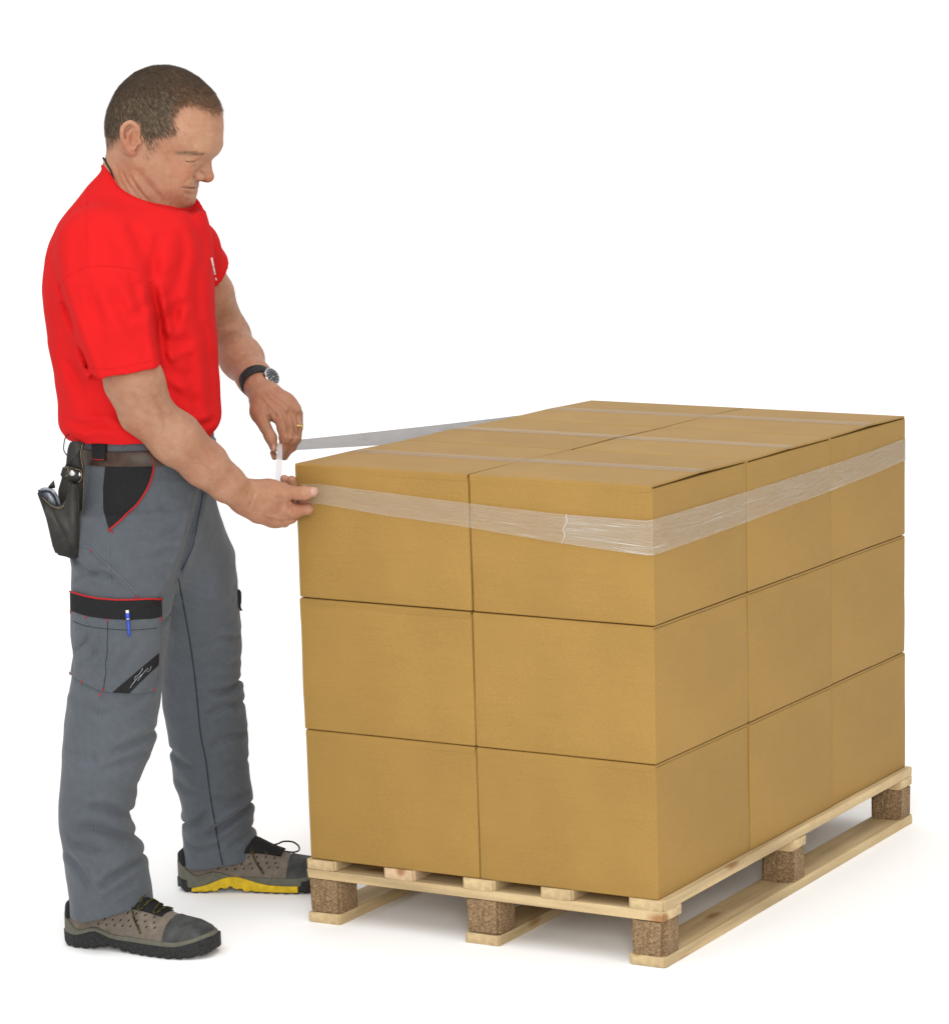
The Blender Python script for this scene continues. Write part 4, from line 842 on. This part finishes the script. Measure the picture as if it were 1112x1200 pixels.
for (x, y, dx, dy) in ((85.3, 716, 0.6, 4), (102.5, 721, -0.5, 4.5), (126, 724.5, 0.2, 4.5), (186, 722.5, 0.2, 4.5), (84.5, 788, 0.6, 3), (98, 797, -1, 4), (121.5, 806, -1, 4.5), (179, 806, 0, 4.5), (127.5, 621, 6, 3.5), (106, 642, 2.5, 5), (158, 698, 3, 3), (187, 703, 0, 3), (116, 813, 4, 3)):
    line('bar_tack', tt, [(x, y), (x + dx, y + dy)], M['redpipe'], to, 0.0010, 0.0050 if y > 690 else 0.001, vd=-0.15, per=2)
patch('cargo_pocket', tt, [(278, 692), (282, 690), (283, 712), (281, 716), (279, 712)], M['black'], to, 0.006, 3, vd=0.1)
# waist: belt, loop
def waist_ring(py, off):
    # the trousers' own outline at that height, found from outside
    z = J(165, py, 0.0)[2]; c = np.array([J(168, py, 0)[0], 0.0, z]); out = []
    for a in np.linspace(0, 2 * math.pi, 72, endpoint=False):
        d = np.array([math.cos(a), math.sin(a), 0.0]); h = tt.ray_cast(Vector(c + d * 0.4), Vector(-d))
        out.append(np.array(h[0]) + d * off if h[0] is not None else c + d * 0.15)
    return out
def band(name, py0, py1, off, m, parent, th=0.004, tilt=0.0):
    A = waist_ring(py0, off); B = waist_ring(py1, off); n = len(A); vs = []
    for k in range(n):
        c = (A[k] + B[k]) / 2; vs += [A[k], B[k]]
    A2 = waist_ring(py0, off - th); B2 = waist_ring(py1, off - th)
    vs = A + B + B2 + A2; fs = []
    for k in range(n):
        k2 = (k + 1) % n
        for r in range(4): r2 = (r + 1) % 4; fs.append((r * n + k, r * n + k2, r2 * n + k2, r2 * n + k))
    me = pymesh(name, vs, fs); bm = bmesh.new(); bm.from_mesh(me); bmesh.ops.recalc_face_normals(bm, faces=bm.faces[:]); bm.to_mesh(me); bm.free()
    o = link(name, me, m, parent, True); md = o.modifiers.new('bevel', 'BEVEL'); md.width = 0.001; md.segments = 2; return o
bl_o = band('belt', 517.5, 534.5, 0.0042, M['belt'], man, 0.005)
bme = bl_o.data; bbv = np.array([v.co[:] for v in bme.vertices]); bbt = BVHTree.FromObject(bl_o, bpy.context.evaluated_depsgraph_get()) if False else BVHTree.FromPolygons(bbv.tolist(), [list(p.vertices) for p in bme.polygons])
patch('belt_loop', tt, [(111, 511), (126, 511), (125.5, 540), (112, 540)], M['black'], to, 0.0085, 4)
line('belt_loop_stitch', tt, [(113, 538), (119, 538.6), (124.5, 538)], M['redpipe'], to, 0.0009, 0.0088, per=3)

# ---------------------------------------------------------------- phone holster hanging from the belt, phone, pen
hol = empty('phone_holster', tuple(W3(J(82, 655, -0.10)))); hol.rotation_euler = (0, 0, ANG); HO = J(82, 655, -0.10)
tag(hol, 'black leather phone holster with brass stud hanging from the brown belt', 'holster')
def slab(name, poly, v0, v1, m, parent, org, bev=0.003, slant=0.0):
    """outline traced in pixels at depth v0, given real thickness to v1"""
    A = [J(x, y, v0) for x, y in poly]; n = len(A); B = [a + np.array([slant, v1 - v0, 0]) for a in A]
    vs = [p - org for p in A + B]; fs = [tuple(range(n)), tuple(range(n, 2 * n))[::-1]] + [(i, n + i, n + (i + 1) % n, (i + 1) % n) for i in range(n)]
    me = pymesh(name, vs, fs); bm = bmesh.new(); bm.from_mesh(me); bmesh.ops.recalc_face_normals(bm, faces=bm.faces[:])
    bmesh.ops.bevel(bm, geom=bm.edges[:], offset=bev, segments=3, affect='EDGES', clamp_overlap=True); bm.to_mesh(me); bm.free()
    o = link(name, me, m, parent, True); return o
slab('back_panel', [(78, 541), (99, 547), (98, 575), (97, 640), (95.5, 656), (91, 658), (70, 650), (68, 575)], -0.115, -0.105, M['leather'], hol, HO, 0.002)
slab('pouch', [(44.5, 576), (52, 585), (61, 592), (70, 594.5), (76, 589), (79, 580), (81, 570), (88, 566), (92, 570), (93.5, 610), (93, 645), (91.5, 656), (66, 650.5), (62, 643), (55, 612), (49, 590)], -0.150, -0.118, M['leather'], hol, HO, 0.006)
slab('belt_strap', [(83, 517), (96, 518), (101, 519), (97, 526), (95.5, 534), (99, 546), (98, 552), (77, 548), (78, 535), (79.5, 524)], -0.128, -0.118, M['leather'], hol, HO, 0.0025)
slab('closing_strap', [(74, 546), (84, 547), (95, 551), (96, 563), (91, 566), (80, 563), (70, 559)], -0.138, -0.128, M['leather'], hol, HO, 0.003)
slab('strap_tip', [(63, 562.5), (65, 572), (58, 573), (56, 571)], -0.13, -0.126, M['leather'], hol, HO, 0.001)
sc_ = J(85, 554.5, -0.140) - HO
bm = bmesh.new(); bmesh.ops.create_uvsphere(bm, u_segments=16, v_segments=10, radius=0.0062)
me = bpy.data.meshes.new('stud'); bm.to_mesh(me); bm.free(); o = link('stud', me, M['steel'], hol, True); o.location = sc_; o.scale = (1, 0.6, 1)
o = link('stud', me, None, hol, True); o.location = J(93.5, 556, -0.138) - HO; o.scale = (0.5, 0.5, 0.75)
for k, pts in enumerate(([(97, 520), (94.5, 532), (97, 548), (98, 560), (97, 600), (95.5, 640), (94, 655)], [(75, 548), (79, 548), (80, 556), (76, 558)], [(88, 549.5), (95, 552), (95.5, 561), (92, 565)], [(50, 583), (60, 592.5), (70, 595.5), (75, 592)])):
    vv = (-0.1175, -0.1395, -0.1395, -0.1505)[k]
    link('stitching', tube_mesh('stitching', [p - HO for p in spline([J(x, y, vv if not (k == 0 and y < 549) else -0.129) for x, y in pts], 5)], 0.0007, 5), M['thread'], hol, True)
link('cord_loop', tube_mesh('cord_loop', [p - HO for p in spline([J(x, y, -0.10) for x, y in ((82, 508), (77, 512), (75, 520), (75, 528), (79, 534))], 6)], 0.0012, 6), M['black'], hol, True)
ph = empty('mobile_phone', tuple(W3(J(58, 590, -0.132)))); ph.rotation_euler = (0, 0, ANG); PO = J(58, 590, -0.132)
tag(ph, 'silver and black mobile phone sticking out of the leather holster', 'phone')
slab('phone_body', [(43, 577), (46, 573.5), (54, 571.5), (62, 573.5), (67, 580), (71, 592), (78, 620), (60, 626), (50, 596)], -0.142, -0.126, M['phonedk'], ph, PO, 0.003)
slab('phone_trim', [(46.5, 573.6), (54, 571.4), (62.5, 573.4), (67.5, 580), (71.5, 592), (69, 592.5), (64.5, 581), (60, 576), (53, 574.2), (47, 575.5)], -0.1435, -0.139, M['phone'], ph, PO, 0.0008)
slab('phone_trim', [(54, 577), (60, 578.5), (63, 584), (66, 592), (60, 590.5), (56, 584)], -0.1428, -0.14, M['phone'], ph, PO, 0.0008)
pn = empty('ballpoint_pen', (0, 0, 0)); 
p0, n0 = hit(tt, 149.5, 716, -0.15); p1, n1 = hit(tt, 151.2, 745, -0.15)
pn.location = W3(p1); pn.rotation_euler = (0, 0, ANG); tag(pn, 'blue ballpoint pen clipped to the black cargo pocket flap', 'pen')
p0 = p0 + n0 * 0.0085 - p1; p1b = n1 * 0.0075
link('barrel', tube_mesh('barrel', [p0 * 0.72 + p1b * 0.28, p0 * 0.3 + p1b * 0.7, p1b * 1.0], [0.0032, 0.0030, 0.0024], 10), M['blue'], pn, True)
link('clip', tube_mesh('clip', [p0 * 0.92 + p1b * 0.08, p0 * 0.70 + p1b * 0.30], [0.0046, 0.0042], 10), M['blue'], pn, True)
link('push_button', tube_mesh('push_button', [p0 * 1.04 - p1b * 0.04, p0 * 0.92 + p1b * 0.08], [0.0030, 0.0034], 10), M['white'], pn, True)
link('ring_band', tube_mesh('ring_band', [p0 * 0.71 + p1b * 0.29, p0 * 0.67 + p1b * 0.33], [0.0048, 0.0046], 10), M['steel'], pn, True)

# ---------------------------------------------------------------- watch and ring
def cuff(name, c, ax, r1, r2, half, m, parent, n=40):
    ax = ax / np.linalg.norm(ax); x = np.cross(ax, AV); x /= np.linalg.norm(x); y = np.cross(ax, x); vs = []; fs = []
    prof = [(-half, 0), (-half, 0.0022), (-half * 0.9, 0.003), (half * 0.9, 0.003), (half, 0.0022), (half, 0)]
    for j in range(n):
        a = 2 * math.pi * j / n; d = x * math.cos(a) * r1 + y * math.sin(a) * r2; dd = x * math.cos(a) + y * math.sin(a)
        for (t, o) in prof: vs.append(c + ax * t + d + dd * o)
    k = len(prof)
    for j in range(n):
        for i in range(k): fs.append((j * k + i, j * k + (i + 1) % k, ((j + 1) % n) * k + (i + 1) % k, ((j + 1) % n) * k + i))
    return link(name, pymesh(name, vs, fs), m, parent, True)
wc = J(300.5, 447, 0.14); wax = J(307, 459, 0.118) - J(294, 436, 0.175)
wst = cuff('wrist_watch', wc, wax, 0.0305, 0.0305, 0.0112, M['rubber'], man)
wn = np.array([0.62, -0.62, 0.42]); wn /= np.linalg.norm(wn); dc = J(318, 441.5, 0.118)
ax1 = np.cross(wn, AZ); ax1 /= np.linalg.norm(ax1)
def disc(name, c, n, r, h, m, parent, seg=32, bev=0.0012):
    bm = bmesh.new(); bmesh.ops.create_cone(bm, cap_ends=True, segments=seg, radius1=r, radius2=r, depth=h)
    bmesh.ops.bevel(bm, geom=[e for e in bm.edges if abs(e.verts[0].co.z - e.verts[1].co.z) < 1e-6], offset=bev, segments=2, affect='EDGES')
    me = bpy.data.meshes.new(name); bm.to_mesh(me); bm.free(); o = link(name, me, m, parent, False); o.location = c; o.rotation_euler = Vector(n).to_track_quat('Z', 'Y').to_euler(); return o
disc('watch_case', dc, wn, 0.0185, 0.0085, M['steel'], wst); disc('watch_dial', dc + wn * 0.0032, wn, 0.0155, 0.003, M['dial'], wst, bev=0.0004)
hx1 = np.cross(wn, ax1)
for (a, l) in ((0.6, 0.010), (2.4, 0.007)):
    d = ax1 * math.cos(a) + hx1 * math.sin(a); link('watch_hand', tube_mesh('watch_hand', [dc + wn * 0.0050, dc + wn * 0.0050 + d * l], 0.0005, 5), M['steel'], wst, True)
for k in range(12):
    d = ax1 * math.cos(k * math.pi / 6) + hx1 * math.sin(k * math.pi / 6); link('hour_mark', tube_mesh('hour_mark', [dc + wn * 0.0049 + d * 0.0112, dc + wn * 0.0049 + d * 0.0132], 0.0005, 5), M['print'], wst, True)
rc = J(347.4, 500.6, 0.0515); rax = J(347.1, 508, 0.0505) - J(346, 492, 0.06)
cuff('finger_ring', rc, rax, 0.0102, 0.0102, 0.0019, M['gold'], man, 28)

# ---------------------------------------------------------------- shoes
def shoe(heel, toe, right, label_yellow):
    """heel, toe: points on the floor (u, v) on the centre line; right: lateral side is to the right of the toe direction"""
    h = np.array([*heel, 0.0]); t = np.array([*toe, 0.0]); A = t - h; Ln = np.linalg.norm(A); A /= Ln; Bv = np.array([-A[1], A[0], 0.0])   # Bv points to the wearer's left
    lat = -1.0 if right else 1.0; k = Ln / 0.30
    a_ = np.array([0.0, 0.012, 0.035, 0.07, 0.11, 0.15, 0.19, 0.23, 0.262, 0.285, 0.297, 0.30]) * k
    wl = np.array([0.004, 0.024, 0.034, 0.036, 0.036, 0.040, 0.048, 0.052, 0.047, 0.035, 0.020, 0.006])     # lateral half width
    wm = np.array([0.004, 0.024, 0.033, 0.034, 0.032, 0.035, 0.042, 0.047, 0.044, 0.034, 0.020, 0.006])
    tp = np.array([0.075, 0.086, 0.090, 0.094, 0.110, 0.106, 0.084, 0.069, 0.064, 0.056, 0.046, 0.034])     # top of the upper
    def co(P): q = P - h; return q @ A, (q @ Bv) * lat, P[:, 2]
    def upper_f(P, off=0.0, zb=0.014):
        a, b, z = co(P); ac = np.clip((a + off) * Ln / (Ln + 2 * off), 0, a_[-1]); w = np.where(b > 0, np.interp(ac, a_, wl), np.interp(ac, a_, wm)) + off; top = np.interp(ac, a_, tp) + off
        zc = 0.022; hz = top - zc; zz = np.where(z > zc, (z - zc) / hz, (z - zc) * 0); p = 2.35
        g = (np.abs(b / w) ** p + np.abs(zz) ** p) ** (1 / p); d = (g - 1) * np.minimum(w, hz)
        return np.maximum(np.maximum(d, zb - z), np.maximum(-a - off, a - a_[-1] - off))
    def ytop(a): q = np.clip((a - 0.06) / 0.10, 0, 1); return 0.010 + 0.021 * np.exp(-((a - 0.105 * k) / 0.050) ** 2) + 0.008 * q * q * (3 - 2 * q)
    def sole_f(P, off=0.005):
        a, b, z = co(P); ac = np.clip((a + off) * Ln / (Ln + 2 * off), 0, a_[-1]); taper = 1.0
        w = np.where(b > 0, np.interp(ac, a_, wl), np.interp(ac, a_, wm)) + off - 0.06 * np.clip(0.012 - z, 0, 1)
        top = 0.026 + 0.012 * np.exp(-((a - 0.075 * k) / 0.028) ** 2) + 0.015 * np.clip((a - 0.245 * k) / (0.055 * k), 0, 1) ** 1.3 + 0.004 * np.exp(-((a - 0.0) / 0.02) ** 2)
        bot = 0.001 + 0.010 * np.exp(-((a - 0.105 * k) / 0.030) ** 2) + 0.009 * np.clip((a - 0.24 * k) / (0.06 * k), 0, 1) ** 1.6 + 0.006 * np.clip((0.025 - a) / 0.025, 0, 1) ** 1.5
        if label_yellow: top = np.where((a > 0.02) & (a < 0.25 * k), ytop(a), top)
        lug = 0.0035 * (np.sin(a * 2 * math.pi / 0.021) > 0.2) * (z < bot + 0.006) 
        d = np.abs(b) - w; e = np.maximum(-a - off, a - a_[-1] - off)
        return np.maximum(np.maximum(d, e), np.maximum(z - top, bot + lug - z))
    def mid_f(P):
        a, b, z = co(P); top = 0.026 + 0.012 * np.exp(-((a - 0.075 * k) / 0.028) ** 2) + 0.015 * np.clip((a - 0.245 * k) / (0.055 * k), 0, 1) ** 1.3 + 0.004 * np.exp(-((a - 0.0) / 0.02) ** 2)
        hgt = 0.008 + 0.030 * np.clip((0.045 - a) / 0.05, 0, 1) ** 1.2
        return np.maximum(upper_f(P, 0.0038, 0.010), np.maximum(z - top - hgt, (ytop(a) - 0.003 if label_yellow else top - 0.004) - z))
    def toe_f(P):
        a, b, z = co(P); return np.maximum(upper_f(P, 0.0022, 0.012), (0.222 * k + 0.10 * (z - 0.05) - a) * 0.95)
    def cuff_f(P):
        a, b, z = co(P); return np.maximum(upper_f(P, 0.0035, 0.05), np.maximum(a - 0.072 * k - 0.25 * (0.09 - z), 0.052 - z + 0.22 * a))
    mid = h + A * Ln / 2; lo = mid - np.array([0.2, 0.2, 0.0]); hi = mid + np.array([0.2, 0.2, 0.0]); lo[2] = -0.004; hi[2] = 0.135
    root = sh_up, v, f = None, None, None
    ev = lambda F: (lambda P, l=None, q=None: F(P))
    up, uv_, uf = solid('shoe', ev(upper_f), lo, hi, 0.0022, M['suede'], man, 6)
    solid('sole', ev(sole_f), lo, hi, 0.0022, M['rubber'], up, 2)
    if label_yellow:
        def yel(P):
            a, b, z = co(P); e = np.maximum(0.030 - a + 0.3 * (z - 0.01), a - 0.245 * k); return np.maximum(np.maximum(sole_f(P, 0.0065), e), np.maximum(b + 0.012, 0.004 - z))
        solid('sole_side', ev(yel), lo, hi, 0.0022, M['yellow'], up, 2)
    solid('midsole', ev(mid_f), lo, hi, 0.0022, M['olive'], up, 3); solid('toe_cap', ev(toe_f), lo, hi, 0.0022, M['toe'], up, 3); solid('heel_collar', ev(cuff_f), lo, hi, 0.0022, M['black'], up, 3)
    T = bvh(uv_, uf)
    def surf(a, b, off=0.0):
        # point of the upper found from above/outside: b from -1 (medial edge) over 0 (ridge) to 1 (lateral edge)
        ang = b * math.pi / 2; d = Bv * lat * math.sin(ang) + AZ * math.cos(ang); c = h + A * a + AZ * 0.03
        r = T.ray_cast(Vector(c + d * 0.2), Vector(-d)); q = np.array(r[0]) if r[0] is not None else c + d * 0.05
        n = np.array(r[1]) if r[0] is not None else d; return q + (n if n @ d > 0 else -n) * off, (n if n @ d > 0 else -n)
    # tongue
    vs = []; fs = []; aa = np.linspace(0.125, 0.208, 12) * k; bb = np.linspace(-0.30, 0.30, 7)
    for a in aa:
        for b in bb: vs.append(surf(a, b, 0.0042 - 0.0022 * abs(b) / 0.3)[0])
    for i in range(11):
        for j in range(6): fs.append((i * 7 + j, i * 7 + j + 1, (i + 1) * 7 + j + 1, (i + 1) * 7 + j))
    o = link('tongue', pymesh('tongue', vs, fs), M['black'], up, True); md = o.modifiers.new('thick', 'SOLIDIFY'); md.thickness = 0.004; md.offset = -1
    # laces zigzag and a hanging end
    zz = []
    for i, a in enumerate(np.linspace(0.205, 0.135, 6) * k):
        s = 0.27 if i % 2 else -0.27
        zz += [surf(a, s, 0.0045)[0], surf(a - 0.004 * k, 0.0, 0.0075)[0], surf(a - 0.008 * k, -s, 0.0045)[0]]
    link('lace', tube_mesh('lace', spline(zz, 5), 0.0021, 6), M['lace'], up, True)
    s = 1 if right else -1
    link('lace', tube_mesh('lace', spline([surf(0.150 * k, 0.22 * s, 0.005)[0], surf(0.158 * k, 0.42 * s, 0.0035)[0], surf(0.168 * k, 0.62 * s, 0.0028)[0], surf(0.176 * k, 0.80 * s, 0.003)[0]], 6), 0.0019, 6), M['lace'], up, True)
    # vent slits
    vs, fs = [], []
    for r_, (b0, n, a0) in enumerate(((0.40, 7, 0.090), (0.54, 8, 0.085), (0.67, 8, 0.080))):
        for q in range(n):
            for side in (1, -1):
                a = (a0 + q * 0.0172 + (r_ % 2) * 0.008) * k
                if a > 0.212 * k: continue
                if b0 < 0.45 and a > 0.125 * k and a < 0.2 * k and False: continue
                c, n_ = surf(a, b0 * side, 0.0006); c2, _ = surf(a + 0.006 * k, (b0 - 0.075) * side, 0.0006); d = c2 - c; l = np.linalg.norm(d); d /= l; w = np.cross(n_, d) * 0.0015
                i = len(vs); l = min(l, 0.0085); vs += [c, c + d * l * 0.5 + w + n_ * 0.0002, c + d * l, c + d * l * 0.5 - w + n_ * 0.0002]; fs.append((i, i + 1, i + 2, i + 3))
    link('vent_slits', pymesh('vent_slits', vs, fs), M['black'], up, False)['kind'] = 'stuff'
    return up, surf, A, Bv, lat, k
# right shoe towards the viewer, left shoe further back
shoe((-0.213, -0.100), (0.060, -0.258), True, False)
q0 = J(212.5, 1030, 0.245)
up2, surf2, A2, B2, lat2, k2 = shoe((0.004, 0.235), (0.304, 0.166), False, True)
# untied bow of the left shoe
b0, _ = surf2(0.150 * k2, -0.2, 0.006)
link('lace', tube_mesh('lace', spline([b0] + [J(x, y, 0.20) for x, y in ((322, 990), (332, 986.5), (343, 987), (350, 992), (350, 997), (343, 999), (330, 997), (320, 993))], 7), 0.0018, 6), M['lace'], up2, True)
link('lace', tube_mesh('lace', spline([b0] + [J(x, y, 0.195) for x, y in ((318, 1003), (330, 1009), (342, 1008), (349, 1002))], 7), 0.0018, 6), M['lace'], up2, True)
